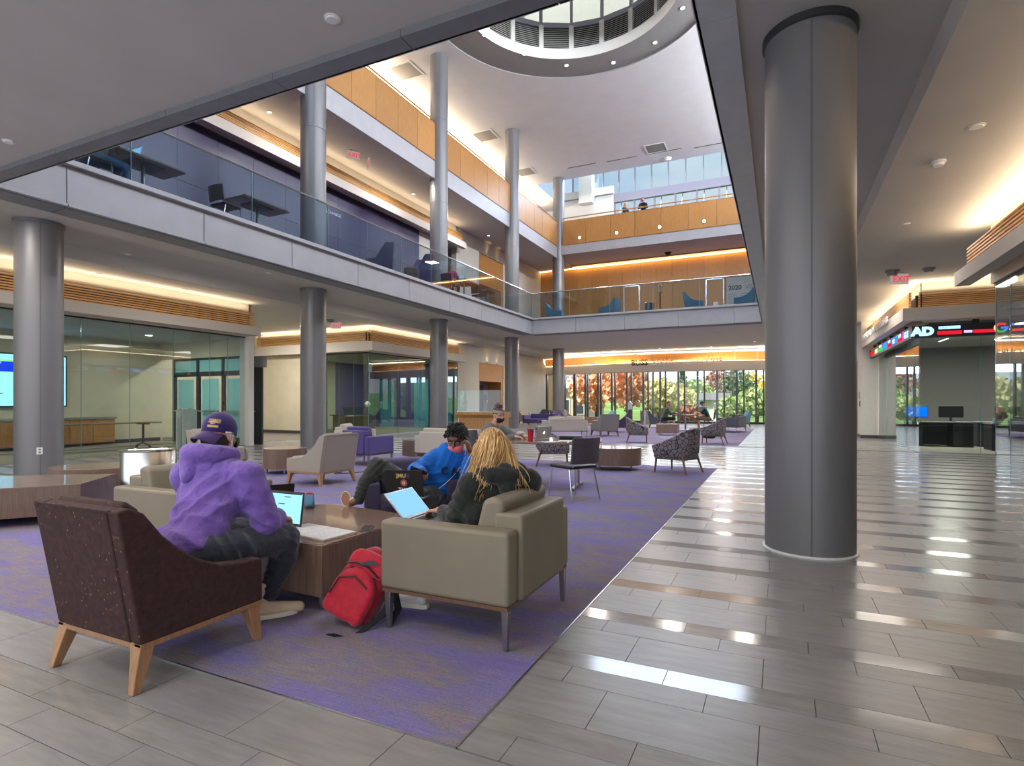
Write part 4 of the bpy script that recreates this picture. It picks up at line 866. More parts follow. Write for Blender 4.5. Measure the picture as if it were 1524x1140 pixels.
# ================================================================ FURNITURE
def lounge_chair(loc,rz,label,fab,legm,w=.66,d=.68,h=.83,group=None,full=True):
    """sloped-arm upholstered lounge chair on tapered wooden legs, facing local +Y"""
    t=thing('lounge_chair',(loc[0],loc[1],0),rz,label,'chair',group); hw=w/2; yb_,yf=-d/2,d/2
    def side(off=0):  # profile in (y,z)
        zt=h-off
        return [(yb_+.02,.21),(yb_-.085,zt-.005),(yb_-.03,zt+.005),(yb_+.035,zt-.03),(yb_+.12,zt-.145),(yb_+.2,zt-.225),(yb_+.3,zt-.30),(yb_+.42,zt-.355),(yb_+.55,zt-.375),(yf-.02,zt-.38),(yf,zt-.40),(yf,.21)]
    for s in(-1,1):
        mb=MB(); a,b=(hw-.075,hw) if s>0 else (-hw,-hw+.075)
        # slight flare: wider at the top
        pr_=side(); n=len(pr_); vs=[]
        for x in(a,b):
            for (yy,zz) in pr_:
                vs.append((x+s*(.035*(zz-.21)/.6 if False else 0),yy,zz))
        mb.add(vs,[tuple(range(n-1,-1,-1)),tuple(range(n,2*n))]+[(i,(i+1)%n,n+(i+1)%n,n+i) for i in range(n)])
        mb.build('side_panel',fab,t,bevel=.012,seg=3)
    # outer back panel
    MB().prism([(yb_+.015,.21),(yb_-.09,h-.01),(yb_-.03,h+.005),(yb_+.09,.21)],-hw+.07,hw-.07,'x').build('outer_back',fab,t,bevel=.01,seg=3)
    if full:
        wl=hw-.08
        MB().prism([(yb_+.07,.40),(yb_-.035,h+.0),(yb_+.0,h+.03),(yb_+.06,h-.02),(yb_+.2,.44)],-wl,wl,'x').build('back_cushion',fab,t,bevel=.025,seg=4)
        MB().tube([(-hw+.04,yb_-.093,h-.003),(hw-.04,yb_-.093,h-.003)],.006,6).build('piping',fab,t)
        MB().box((-wl,yb_+.1,.28),(wl,yf-.01,.44)).build('seat_cushion',fab,t,bevel=.035,seg=4)
        MB().box((-hw+.02,yb_+.04,.2),(hw-.02,yf-.02,.3)).build('seat_deck',fab,t)
    fr=MB(); fr.box((-hw+.005,yb_+.02,.185),(hw-.005,yb_+.06,.212)).box((-hw+.005,yf-.05,.185),(hw-.005,yf-.01,.212)).box((-hw+.004,yb_+.02,.185),(-hw+.05,yf-.01,.212)).box((hw-.05,yb_+.02,.185),(hw-.004,yf-.01,.212))
    fr.build('base_frame',legm,t,bevel=.003)
    for sx in(-1,1):
        for sy,yy,lean in((-1,yb_+.055,-.055),(1,yf-.055,.03)):
            x=sx*(hw-.045); mb=MB()
            mb.loft([[(x+sx*.0+i*.038,yy+j*.036,.2) for i,j in((-1,-1),(1,-1),(1,1),(-1,1))],[(x+sx*.012+i*.03,yy+lean*.35+j*.03,.13) for i,j in((-1,-1),(1,-1),(1,1),(-1,1))],[(x+sx*.03+i*.018,yy+lean+j*.019,0) for i,j in((-1,-1),(1,-1),(1,1),(-1,1))]])
            mb.build('leg',legm,t,bevel=.004)
    return t
lounge_chair((-2.915,1.9),0,'speckled brown lounge chair holding the man in the purple hoodie',f_brown,m_leg,.665,.68,.83)
lounge_chair((-6.72,6.98),heading(-1,.04),'oatmeal lounge chair seen from behind, standing alone before the second column',f_tan,m_leg,.76,.74,.80)
lounge_chair((-9.75,7.45),heading(.9,.3),'oatmeal lounge chair mostly hidden behind the man in the purple hoodie',f_tan,m_leg,.74,.72,.78)
lc_far=[((-13.9,33.6),heading(-.6,-.8),'dark grey lounge chair before the pale far windows at left',f_slate),((-13.4,30.6),heading(.9,-.3),'oatmeal lounge chair behind the far purple sofa',f_tan),((-11.5,30.9),heading(.9,-.45),'dark purple lounge chair just right of the fifth column',f_dpurple),((-11.9,33.4),heading(.95,-.2),'oatmeal lounge chair against the far windows',f_tan),
((-6.2,21.6),heading(-.7,.7),'grey lounge chair with its back to us beside the far white sofa',f_grey),((-8.6,30.2),heading(-.8,-.5),'large grey and teal lounge chair behind the teal topped table',f_teal),((-6.44,24.7),heading(-.9,-.3),'dark purple lounge chair behind the steel bin stand and patterned chair',f_dpurple),((-1.9,32.6),heading(-.9,-.3),'dark teal lounge chair before the last far window',f_teal),((-5.7,29.6),heading(.9,.2),'dark lounge chair behind the masked man at the far table',f_slate)]
protos={}
for p,rz,l,fab in lc_far: lounge_chair(p,rz,l,fab,m_leg2,.8,.8,.84)
lounge_chair((5.0,26.5),heading(-.9,.1),'oatmeal lounge chair seen through the side glass of the computer room',f_tan,m_leg2,.8,.8,.84)
def club(loc,rz,label,fab,w=.84,d=.8,legm=m_legmetal,aw=.13,ah=.63,bh=.70,n=1,pillow=True,name='club_chair',cat='chair',wood=True):
    t=thing(name,(loc[0],loc[1],0),rz,label,cat); hw=w/2;y0,y1=-d/2,d/2
    for s in(-1,1):
        a,b=(hw-aw,hw) if s>0 else(-hw,-hw+aw)
        MB().box((a,y0+.02,.235),(b,y1,ah)).build('arm',fab,t,bevel=.022,seg=3)
    MB().box((-hw+aw+.004,y0,.235),(hw-aw-.004,y0+.17,bh)).build('back',fab,t,bevel=.02,seg=3)
    MB().box((-hw+aw,y0+.15,.235),(hw-aw,y1-.02,.30)).build('seat_base',fab,t)
    iw=(w-2*aw)/n
    for k in range(n):
        a=-hw+aw+iw*k
        MB().box((a+.004,y0+.18,.30),(a+iw-.004,y1+.005,.445)).build('seat_cushion',fab,t,bevel=.035,seg=4)
        if pillow:
            MB().prism([(y0+.18,.43),(y0+.11,bh+.06),(y0+.17,bh+.085),(y0+.25,bh+.06),(y0+.33,.45)],a+.012,a+iw-.012,'x').build('back_cushion',fab,t,bevel=.04,seg=4)
    fr=MB(); fr.box((-hw+.01,y0+.03,.215),(hw-.01,y1-.01,.236)); fr.build('base_frame',m_leg2 if wood else legm,t)
    for sx in(-1,1):
        for yy in(y0+.05,y1-.04):
            x=sx*(hw-.035); MB().loft([[(x+i*.02,yy+j*.02,.222) for i,j in((-1,-1),(1,-1),(1,1),(-1,1))],[(x+i*.012,yy+j*.012,0) for i,j in((-1,-1),(1,-1),(1,1),(-1,1))]]).build('leg',legm,t,bevel=.002)
    return t
club((-1.66,3.08),heading(-1,.0),'taupe vinyl club chair on metal legs under the blonde woman in the foreground',f_taupe,.92,.84,ah=.625,bh=.70)
club((-4.45,3.18),heading(1,0),'taupe vinyl club chair hidden behind the man in the purple hoodie',f_taupe,.9,.8)
club((-3.12,4.38),heading(.65,-.76),'dark purple club chair in which the man in the blue hoodie sprawls',f_dpurple,.84,.8,ah=.61,bh=.69)
club((-7.95,9.55),heading(.12,1),'purple club chair seen from behind right of the oatmeal chair',f_purple,.9,.75,ah=.6,bh=.72)
club((-9.5,11.0),heading(.9,.4),'ivory club chair behind the purple club chair',f_white,.9,.8)
club((-6.15,10.35),heading(.05,1),'long ivory sofa with its back to us behind the man in blue',f_white,1.7,.85,n=2,name='sofa',cat='sofa',ah=.6,bh=.68)
club((-7.35,20.2),heading(-.55,.83),'ivory far sofa left of the grey lounge chair',f_white,1.6,.85,n=2,name='sofa',cat='sofa')
club((-11.3,27.6),heading(-.1,-1),'small purple far sofa beyond the white sofa',f_purple,1.9,.85,n=2,name='sofa',cat='sofa',pillow=False)
club((-1.9,26.9),heading(-.95,.2),'slate grey far sofa at the right end of the far carpet',f_slate,1.5,.85,n=2,name='sofa',cat='sofa')
# patterned tub chairs
def tub(loc,rz,label,s=1.0):
    t=thing('tub_chair',(loc[0],loc[1],0),rz,label,'chair','crackle patterned tub chairs')
    path=[(-.36,.33,.50),(-.38,.1,.58),(-.36,-.16,.70),(-.24,-.34,.81),(0,-.38,.83),(.24,-.34,.81),(.36,-.16,.70),(.38,.1,.58),(.36,.33,.50)]
    out=[];tck=.07
    rings=[]
    for x,y,z in path:
        l=math.hypot(x,y*.9) or 1; nx,ny=x/l,y*.9/l
        if abs(y-.33)<1e-6: nx,ny=(1 if x>0 else -1),0
        k=.80
        rings.append([(x*k,y*k+.01,.27),(x*.93,y*.95,.38),(x,y,z-.01),(x-nx*.02,y-ny*.02,z+.005),(x-nx*tck,y-ny*tck,z-.01),(x*k-nx*tck,y*k-ny*tck+.02,.36)])
    MB().loft(rings,cap=True).build('shell',f_crack,t,smooth=True,bevel=.008)
    MB().prism([(-.27,-.28),(.27,-.28),(.31,.0),(.30,.33),(-.30,.33),(-.31,0)],.27,.44).build('seat_cushion',f_crack,t,bevel=.03,seg=3)
    MB().box((-.27,-.24,.25),(.27,.27,.28)).build('base_frame',m_leg2,t,bevel=.004)
    for sx in(-1,1):
        for yy,ln in((-.24,-.11),(.27,.02)):
            MB().tube([(sx*.27,yy,.36),(sx*.29,yy+ln*.4,.2),(sx*.315,yy+ln,0)],[.026,.022,.013],8).build('leg',m_leg2,t,smooth=True)
    MB().obox((0,-.26,.265),(1,0,0),(0,1,0),(0,0,1),.26,.015,.02).build('stretcher',m_leg2,t)
    return t
tub((-1.72,10.85),heading(-.94,.34),'nearest crackle patterned tub chair, its back to us at the carpet edge')
tub((-4.15,18.3),heading(.95,.2),'crackle patterned tub chair facing right beyond the tiled aisle')
tub((-1.86,18.75),heading(-.98,.1),'crackle patterned tub chair facing left, behind the nearest patterned one')
tub((-4.25,11.0),heading(.93,.35),'crackle patterned tub chair half hidden behind the round topped table')
# tables
def polytable(loc,poly,label,legs,name='coffee_table',zt=.42,zb=.1,top=m_walnuttop,round_=False):
    t=thing(name,(loc[0],loc[1],0),0,label,'table')
    q=[(x-loc[0],y-loc[1]) for x,y in poly]
    MB().prism(q,zb,zt-.012).build('body',m_walnut,t,smooth=True,angle=25) if round_ else MB().prism(q,zb,zt-.012).build('body',m_walnut,t,bevel=.003)
    MB().prism(q,zt-.011,zt).build('tabletop',top,t,bevel=.002)
    for x,y in legs: MB().cyl((x-loc[0],y-loc[1],0),(x-loc[0],y-loc[1],zb),.016,.024,12).build('leg',m_legmetal,t,smooth=True)
    return t
polytable((-3.1,3.1),[(-2.54,2.64),(-2.52,3.66),(-3.5,3.78),(-3.95,3.45),(-3.62,2.66)],'walnut coffee table with the open notebook between the seated students',[(-2.62,2.72),(-2.6,3.58),(-3.48,3.7),(-3.5,2.74)])
polytable((-7.6,3.2),[(-6.84,3.54),(-7.42,4.24),(-8.75,3.3),(-8.0,1.9)],'angular walnut coffee table cut by the left edge of the view',[(-6.98,3.55),(-7.43,4.12),(-8.55,3.25),(-7.95,2.1)])
def drum(loc,rx,ry,rz,label,n=48,zt=.43,half=False):
    pts=[]
    for k in range(n+1 if half else n):
        a=(PI*k/n) if half else 2*PI*k/n
        x,y=rx*math.cos(a),ry*math.sin(a); pts.append((loc[0]+x*math.cos(rz)-y*math.sin(rz),loc[1]+x*math.sin(rz)+y*math.cos(rz)))
    lg=[]
    for a in(.7,2.4,3.9,5.5):
        x,y=rx*.82*math.cos(a),ry*.82*math.sin(a)
        if half: y=abs(y)
        lg.append((loc[0]+x*math.cos(rz)-y*math.sin(rz),loc[1]+x*math.sin(rz)+y*math.cos(rz)))
    return polytable(loc,pts,label,lg,'drum_table',zt,round_=True)
drum((-8.45,4.65),.62,.5,.6,'curved walnut drum table right behind the socket column')
drum((-8.3,7.7),.38,.38,0,'small round walnut table left of the oatmeal lounge chair',zt=.46)
drum((-2.9,10.85),.50,.42,.3,'oval walnut drum table behind the black chair with chrome legs')
a=[(-7.42+.34*math.cos(R(30+60*k)),10.68+.34*math.sin(R(30+60*k))) for k in range(6)]
polytable((-7.42,10.68),a,'hexagonal walnut side table between the purple chair and ivory sofa',[(-7.42+.26*math.cos(R(30+60*k)),10.68+.26*math.sin(R(30+60*k))) for k in(0,2,4,5)],'side_table',.46)
polytable((-7.5,25.7),[(-7.9,25.4),(-7.1,25.4),(-7.1,26.0),(-7.9,26.0)],'low walnut table with sky reflected in its top beside the far grey chair',[(-7.8,25.5),(-7.2,25.5),(-7.8,25.9),(-7.2,25.9)],'side_table',.46)
polytable((-4.0,22.9),[(-4.4,22.6),(-3.6,22.6),(-3.6,23.2),(-4.4,23.2)],'low walnut table in front of the two men at the far table',[(-4.3,22.7),(-3.7,22.7),(-4.3,23.1),(-3.7,23.1)],'side_table',.45)
polytable((-9.9,32),[(-10.3,31.7),(-9.5,31.7),(-9.5,32.3),(-10.3,32.3)],'low table with pale teal top far beyond the white sofa',[(-10.2,31.8),(-9.6,31.8),(-10.2,32.2),(-9.6,32.2)],'side_table',.45)
# standing-height bullet table
rt=thing('meeting_table',(-3.4,8.15,0),.12,'walnut topped meeting table with rounded end and metal T legs','table')
pts=[]
for k in range(40):
    a=2*PI*k/40; x=.98*math.copysign(abs(math.cos(a))**.72,math.cos(a)); y=.60*math.copysign(abs(math.sin(a))**.72,math.sin(a)); pts.append((x,y*(1-.12*x)))
MB().prism(pts,.69,.725).build('tabletop',m_walnuttop,rt,bevel=.008,seg=3)
for s in(-.55,.62):
    MB().cyl((s,0,.05),(s,0,.69),.034,n=16).build('leg',m_legmetal,rt,smooth=True)
    f=MB().tube([(s,-.36,.03),(s,-.1,.05),(s,.1,.05),(s,.36,.03)],[.018,.03,.03,.018],10); f.build('foot',m_legmetal,rt,smooth=True)
    for q in(-.34,.34): MB().cyl((s,q,0),(s,q,.02),.018,n=10).build('glide',m_black,rt)
MB().box((-.6,-.05,.66),(.66,.05,.69)).build('beam',m_dark,rt)
def task(loc,rz,label):
    t=thing('side_chair',(loc[0],loc[1],0),rz,label,'chair')
    MB().box((-.23,-.22,.43),(.23,.23,.475)).build('seat',m_black,t,bevel=.018,seg=3)
    rings=[]
    for z,y in((.50,-.235),(.62,-.255),(.78,-.27),(.84,-.28)):
        rings.append([(x,y-.05*(1-(x/.23)**2)+.0,z) for x in [-.23+.0575*i for i in range(9)]]+[(x,y-.05*(1-(x/.23)**2)+.03,z) for x in [.23-.0575*i for i in range(9)]])
    MB().loft(rings).build('backrest',f_charcoal,t,smooth=True,bevel=.008)
    for sx in(-1,1):
        MB().tube([(sx*.2,.2,.44),(sx*.235,.24,.02),(sx*.235,.24,0)],.011,8).build('leg',m_chrome,t,smooth=True); MB().tube([(sx*.2,-.16,.44),(sx*.235,-.26,.02),(sx*.235,-.26,0)],.011,8).build('leg',m_chrome,t,smooth=True)
        MB().tube([(sx*.19,-.1,.44),(sx*.2,-.23,.46),(sx*.2,-.25,.6)],.01,8).build('back_upright',m_chrome,t,smooth=True)
    return t
tc=task((-2.5,7.22),heading(-.82,.5),'black seated chair with tweed back and chrome legs pulled up to the meeting table')
c=dup(tc,(-4.35,8.2,0),heading(.99,.1),'black side chair under the woman with the headband')
# far table with two men
ft=thing('round_table',(-4.05,27.9,0),0,'round far table where two masked men face each other','table')
MB().lathe([(.0,.70),(.58,.70),(.6,.715),(.6,.735),(0,.74)],40).build('tabletop',m_walnuttop,ft,smooth=True,angle=40); MB().cyl((0,0,.03),(0,0,.7),.045).build('leg',m_legmetal,ft,smooth=True); MB().lathe([(.34,0),(.34,.02),(.05,.05)],30).build('base',m_legmetal,ft,smooth=True)
dup(tc,(-5.0,27.6,0),heading(1,.1),'far side chair under the man in the grey jacket'); dup(tc,(-3.05,28.3,0),heading(-1,-.1),'far side chair under the man in the dark green shirt')
# reception desk with clear screen
rd=thing('reception_desk',(-7.15,13.3,0),.12,'honey oak reception lectern with clear screen beside the third column','desk')
MB().box((-.55,-.35,0),(.62,.35,.9)).build('body',m_oak,rd,bevel=.004); MB().prism([(-.35,.9),(-.42,.98),(-.42,1.05),(.35,1.05),(.35,.9)],-.6,.67,'x').build('worktop',m_oak,rd)
MB().box((-.58,-.35,1.05),(.62,-.34,1.62)).build('clear_screen',g_clear,rd); MB().box((-.58,-.34,1.05),(-.57,.3,1.62)).build('clear_screen',g_clear,rd)
for q in(-.57,-.1,.61): MB().box((q-.012,-.36,1.05),(q+.012,-.33,1.09)).build('clip',m_rail,rd)
for q in(-.3,.25): MB().box((q-.02,-.345,1.3),(q+.02,-.338,1.36)).build('sticker',m_oak2,rd)
t=thing('steel_bin',(-6.72,4.2,0),0,'large shiny stainless steel waste bin behind the man in purple','bin')
MB().lathe([(.285,.01),(.285,.73),(.28,.74)],48,cap=False).build('body',m_steel,t,smooth=True); MB().lathe([(.285,.73),(.295,.735),(.295,.75),(.27,.752),(.22,.74),(.0,.74)],48).build('lid',m_chrome,t,smooth=True); MB().lathe([(.28,0),(.28,.012),(0,.012)],40).build('base',m_black,t)
t=thing('steel_bin',(-7.2,33.8,0),0,'far stainless bin beside the window column','bin'); MB().lathe([(.3,0),(.3,.75),(.29,.76),(.29,.82),(.0,.83)],28).build('body',m_steel,t,smooth=True); MB().box((-.31,-.02,.6),(-.28,.02,.86)).build('handle',m_black,t)
def lantern(loc,label,m1,m2):
    t=thing('sanitizer_stand',loc,0,label,'dispenser'); MB().box((-.03,-.03,0),(.03,.03,.95)).build('post',m2,t); MB().box((-.18,-.12,0),(.18,.12,.02)).build('base',m2,t); MB().box((-.09,-.06,.95),(.09,.06,1.22)).build('dispenser_box',m1,t,bevel=.01); MB().prism([(-.12,1.22),(.12,1.22),(0,1.38)],-.08,.08,'y').build('peaked_top',m1,t); return t
lantern((-6.8,28.3,0),'white peaked hand sanitizer stand on the ground floor beside dark purple chair',m_whitepl,m_black)
lantern((-4.8,25.6,5.25),'pale wooden peaked hand sanitizer stand upstairs behind the far railing',P('pale_sand',(206,176,130),.6),m_oakdark)
# mezzanine furniture
def cafe_table(loc,rz,label,w=1.3,d=.75):
    t=thing('work_table',loc,rz,label,'table'); MB().box((-d/2,-w/2,.71),(d/2,w/2,.75)).build('tabletop',m_walnuttop,t,bevel=.006)
    MB().cyl((0,0,.03),(0,0,.71),.035).build('leg',m_legmetal,t,smooth=True); MB().box((-.3,-.03,0),(.3,.03,.03)).box((-.03,-.3,0),(.03,.3,.03)).build('base',m_legmetal,t); MB().box((-.2,-.3,.69),(.2,.3,.71)).build('bracket',m_dark,t); return t
cafe_table((-11.3,6.95,5.25),0,'brown table with a laptop on the mezzanine by the jeans-clad sitter')
cafe_table((-11.25,9.6,5.25),0,'brown table with an empty chair on the mezzanine railing')
dup(tc,(-11.25,8.75,5.25),heading(0,1),'empty brown shell chair on the mezzanine before the purple wall'); dup(tc,(-11.3,6.05,5.25),heading(0,1),'mezzanine chair under the sitter in jeans')
def pod(loc,rz,label,fab):
    t=thing('high_back_chair',loc,rz,label,'chair'); MB().prism([(-.4,.1),(-.48,1.15),(-.36,1.15),(-.2,.42),(.4,.42),(.4,.1)],-.38,.38,'x').build('shell',fab,t,bevel=.03,seg=3)
    for s in(-1,1): MB().prism([(-.4,.12),(-.47,1.14),(-.2,1.12),(.1,.62),(.38,.58),(.38,.12)],s*.44-.06,s*.44+.06,'x').build('side_wing',fab,t,bevel=.025,seg=3)
    MB().lathe([(.26,0),(.26,.03),(.05,.06),(.05,.12)],20).build('base',m_legmetal,t,smooth=True); return t
pod((-11.7,14.7,5.25),heading(-.8,-.6),'tall grey wing chair behind the railing before the purple wall',f_dpurple); pod((-11.4,16.3,5.25),heading(-.6,-.8),'blue purple wing chair behind the railing beside the third column',P('blue_purple',(58,54,104),.8))
t=thing('drum_stool',(-11.0,15.5,5.25),0,'small brown drum stool between the two wing chairs','stool'); MB().lathe([(.25,0),(.26,.45),(.24,.47),(0,.47)],28).build('body',m_walnut,t,smooth=True)
cafe_table((-11.15,19.2,5.25),.1,'mezzanine table where the person in pink works'); dup(tc,(-11.2,18.2,5.25),heading(0,1),'dark chair under the person in pink')
cafe_table((-11.2,21.3,5.25),.1,'mezzanine table left of the fourth column'); dup(tc,(-11.2,20.5,5.25),heading(0,1),'empty dark chair at the mezzanine table near the fourth column')
for k,(x,l) in enumerate(((-9.9,'teal lounge chair upstairs right of the corner column'),(-7.2,'teal lounge chair upstairs in the middle of the far railing'),(-3.4,'teal lounge chair upstairs below the oak door'),(-1.3,'teal lounge chair upstairs at the right end below 2020'))):
    o=lounge_chair((x,25.9),heading(1 if k in(0,2) else -1,.15),l,f_teal,m_leg2,.76,.78,.86,full=True); o.location.z=5.25
t=thing('steel_bin',(-5.3,25.7,5.25),0,'short steel drum upstairs beside the sanitizer stand','bin'); MB().lathe([(.22,0),(.22,.52),(.2,.54),(0,.54)],28).build('body',m_steel,t,smooth=True)
# laptops, books, things on tables
def laptop(loc,rz,label,w,d,open_,body,scr,lid=None,lid_logo=None,tilt=0):
    """hinge along local X at origin, base to +Y (towards its user), lid rising from the hinge; open_ = lid angle from the base"""
    t=thing('laptop',loc,rz,label,'laptop'); t.rotation_euler=(tilt,0,rz)
    MB().box((-w/2,0,0),(w/2,d,.014)).build('base',body,t,bevel=.004)
    k=MB()
    for r in range(5):
        for c in range(12): k.box((-w*.42+c*w*.07,.03+r*.02,.014),(-w*.42+c*w*.07+w*.058,.046+r*.02,.0165))
    o=k.build('keys',m_black if body!=m_black else m_dark,t); o['kind']='stuff'
    MB().box((-w*.14,d*.62,.014),(w*.14,d*.94,.0148)).build('trackpad',m_grey if body!=m_black else m_dark,t)
    a=open_; up=Vector((0,math.cos(a),math.sin(a))); nr=Vector((0,math.sin(a),-math.cos(a)))   # nr faces the user side
    H=d*.98
    MB().obox(up*(H/2+.004)+Vector((0,-.002,.012)),(1,0,0),up,nr,w/2,H/2,.004).build('lid',lid or body,t,bevel=.003)
    MB().obox(up*(H/2+.008)+Vector((0,-.002,.012))+nr*.0046,(1,0,0),up,nr,w/2-.012,H/2-.014,.0006).build('display',scr,t)
    t['_up']=0
    return t,up,nr,H
m_scr2=EMIT('laptop_screen',(150,214,246),.95); m_scr3=EMIT('laptop_screen_bright',(140,200,240),.8); m_silver=P('laptop_silver',(190,192,196),.35,.8)
L1,u1,n1,H1=laptop((-3.17,2.92,.42),R(180),'black laptop with a lit pale blue page before the man in purple',.34,.24,R(98),m_black,m_scr2)
MB().obox(u1*.226+n1*.006+Vector((0,-.002,.012)),(1,0,0),u1,n1,.155,.006,.0004).build('title_bar',m_base,L1)
mb=MB()
for k in range(3): mb.obox(u1*(.2-.05*k)+n1*.006+Vector((-.02+.05*k,-.002,.012)),(1,0,0),u1,n1,.03,.003,.0004)
mb.build('page_marks',m_dark,L1)
L2,u2,n2,H2=laptop((-3.72,3.30,.42),heading(-.8,.5),'black laptop seen from behind at the far corner of the coffee table',.34,.23,R(112),m_black,m_black)
L3,u3,n3,H3=laptop((-2.81,3.87,.505),heading(-.2,.98),'black laptop with JMU and TKE stickers on the lap of the man in blue',.335,.23,R(100),m_silver,m_black,m_black)
def lidpt(u,n,x,h): return u*h+Vector((x,-.002,.012))-n*.0046
st=MB().obox(lidpt(u3,n3,-.01,.183),(1,0,0),u3,n3,.062,.021,.0006).build('sticker',P('sticker_navy',(60,56,70),.5),L3)
y3=P('sticker_gold',(206,176,88),.5); w3=P('sticker_white',(222,216,214),.5); r3=P('sticker_red',(170,84,74),.5)
text('sticker_text','JMU',.05,y3,lidpt(u3,n3,.05,.168)-n3*.0012,(-1,0,0),u3,L3,.0004,bold=.0015,sx=1.1)if False else text('sticker_text','JMU',.042,y3,lidpt(u3,n3,-.062,.169)-n3*.0012,(1,0,0),u3,L3,.0004,bold=.0015,sx=1.15)
mb=MB(); mb.obox((0,0,0),(1,0,0),(0,1,0),(0,0,1),0,0,0); 
def diskon(p,u,n,r,nm,mat,par):
    n=-n; m=MB(); k=24; x=Vector((1,0,0)); rr=[[p+x*(r*math.cos(2*PI*i/k))+u*(r*math.sin(2*PI*i/k))+n*h for i in range(k)] for h in(0,.0008)]
    m.loft(rr).build(nm,mat,par)
diskon(lidpt(u3,n3,0,.122),u3,n3,.03,'round_sticker',r3,L3); diskon(lidpt(u3,n3,0,.122)-n3*.001,u3,n3,.013,'sticker_centre',w3,L3); diskon(lidpt(u3,n3,0,.122)-n3*.002,u3,n3,.006,'sticker_dot',P('sticker_slate',(70,70,90),.5),L3)
text('sticker_text','TKE',.05,w3,lidpt(u3,n3,-.055,.045)-n3*.001,(1,0,0),u3,L3,.0004,bold=.0008,sx=1.1)
L4,u4,n4,H4=laptop((-2.16,3.12,.535),heading(1,0.05),'silver laptop with pale screen on the lap of the blonde woman',0.33,.225,R(134),m_silver,m_scr3)
L5,u5,n5,H5=laptop((-3.32,8.12,.725),heading(-.93,.36),'silver laptop with a white apple mark before the woman with the headband',.31,.21,R(108),m_silver,m_scr3)
diskon(lidpt(u5,n5,0,.1),u5,n5,.02,'apple_mark',m_scrw,L5); diskon(lidpt(u5,n5,.004,.127),u5,n5,.006,'apple_leaf',m_scrw,L5)
laptop((-4.15,27.75,.74),heading(-1,.0),'dark laptop on the far round table',.33,.23,R(110),m_black,m_black)
laptop((-11.25,6.75,6.0),heading(0,-1),'slim laptop on the mezzanine table',.33,.23,R(105),m_silver,m_scr3); laptop((-11.2,19.0,6.0),heading(0,-1),'open laptop before the person in pink',.33,.23,R(110),m_dark,m_scr3)
nb=thing('notebook',(-2.72,2.86,.42),-.12,'open spiral notebook with handwritten pages at the coffee table corner','notebook')
m_paper=P('paper',(222,224,226),.7)
MB().box((-.36,-.13,0),(.14,.15,.006)).build('cover',P('kraft_board',(180,150,118),.7),nb)
for a,b in((-.355,-.112),(-.105,.135)): MB().box((a,-.125,.006),(b,.145,.016)).build('page_block',m_paper,nb,bevel=.003)
ls=MB()
for c in(-.34,-.09):
    for k in range(14):
        x=c
        while x<c+.18: 
            w=random.uniform(.008,.03); 
            if random.random()<.6: ls.box((x,.12-.017*k,.0161),(x+w,.1215-.017*k,.0163))
            x+=w+.008
ls.build('handwriting',P('pencil',(130,135,150),.8),nb)['kind']='stuff'
for o in nb.children: pass
t=thing('folded_paper_stack',(-2.66,2.83,.4205),.0,'kraft pad under the open notebook overhanging the table corner','notebook'); bpy.data.objects.remove(t)
t=thing('phone',(-2.60,3.13,.42),.5,'dark smartphone lying near the right edge of the coffee table','phone'); MB().box((-.037,-.075,0),(.037,.075,.009)).build('body',P('phone_grey',(86,84,80),.3),t,bevel=.004); MB().box((-.03,-.068,.009),(.03,.068,.0095)).build('display',m_black,t); MB().box((.01,.035,.009),(.032,.068,.012)).build('camera_bump',m_black,t)
t=thing('sneaker',(-3.62,3.62,.42),heading(.5,-.5),'dark teal sneaker with red lining on the far edge of the coffee table','shoe')
MB().loft([[(x,y,z) for x,z in((-.04*k,.015),(.04*k,.015),(.036*k,h),(-.036*k,h))] for y,k,h in((-.13,.8,.09),(-.05,1,.1),(.04,1.05,.07),(.11,.9,.05),(.14,.6,.035))]).build('upper',P('teal_mesh',(60,110,140),.8),t,smooth=True,bevel=.012); MB().prism([(-.035,-.135),(.035,-.135),(.045,.05),(.03,.145),(-.03,.145),(-.045,.05)],0,.02).build('sole',m_dark,t,bevel=.005); MB().box((-.026,-.115,.088),(.026,-.03,.103)).build('lining',P('red_lining',(170,40,50),.8),t,bevel=.01)
t=thing('tumbler',(-3.3,7.62,.725),0,'red plastic tumbler with lid and straw on the meeting table','cup'); m_redp=P('red_plastic',(180,34,44),.25); MB().lathe([(.034,0),(.046,.17),(.0,.171)],24).build('cup',m_redp,t,smooth=True); MB().lathe([(.05,.17),(.05,.185),(0,.186)],24).build('lid',m_dark,t); MB().cyl((0,0,.18),(-.02,.0,.27),.005).build('straw',P('pink_straw',(220,60,110),.4),t)
t=thing('pencil_case',(-2.98,8.5,.725),.3,'black pencil case and folder at the far side of the meeting table','case'); MB().box((-.19,-.1,0),(.19,.1,.045)).build('case',m_black,t,bevel=.02,seg=3); MB().box((-.2,-.11,.045),(.16,.09,.055)).build('folder',m_grey,t); MB().tube([(-.19,-.1,.03),(.19,-.1,.03)],.004,6).build('zip',m_rail,t)
for k,(x,y,r_) in enumerate(((-2.9,8.0,.2),(-3.05,7.72,-.4),(-2.75,8.32,.5))):
    t=thing('paper_sheet',(x,y,.725),r_,['loose white sheet near the rounded table end','loose white sheet between the tumbler and the chair back','loose white sheet beside the pencil case'][k],'paper'); MB().box((-.1,-.14,0),(.1,.14,.0015)).build('sheet',m_paper,t)
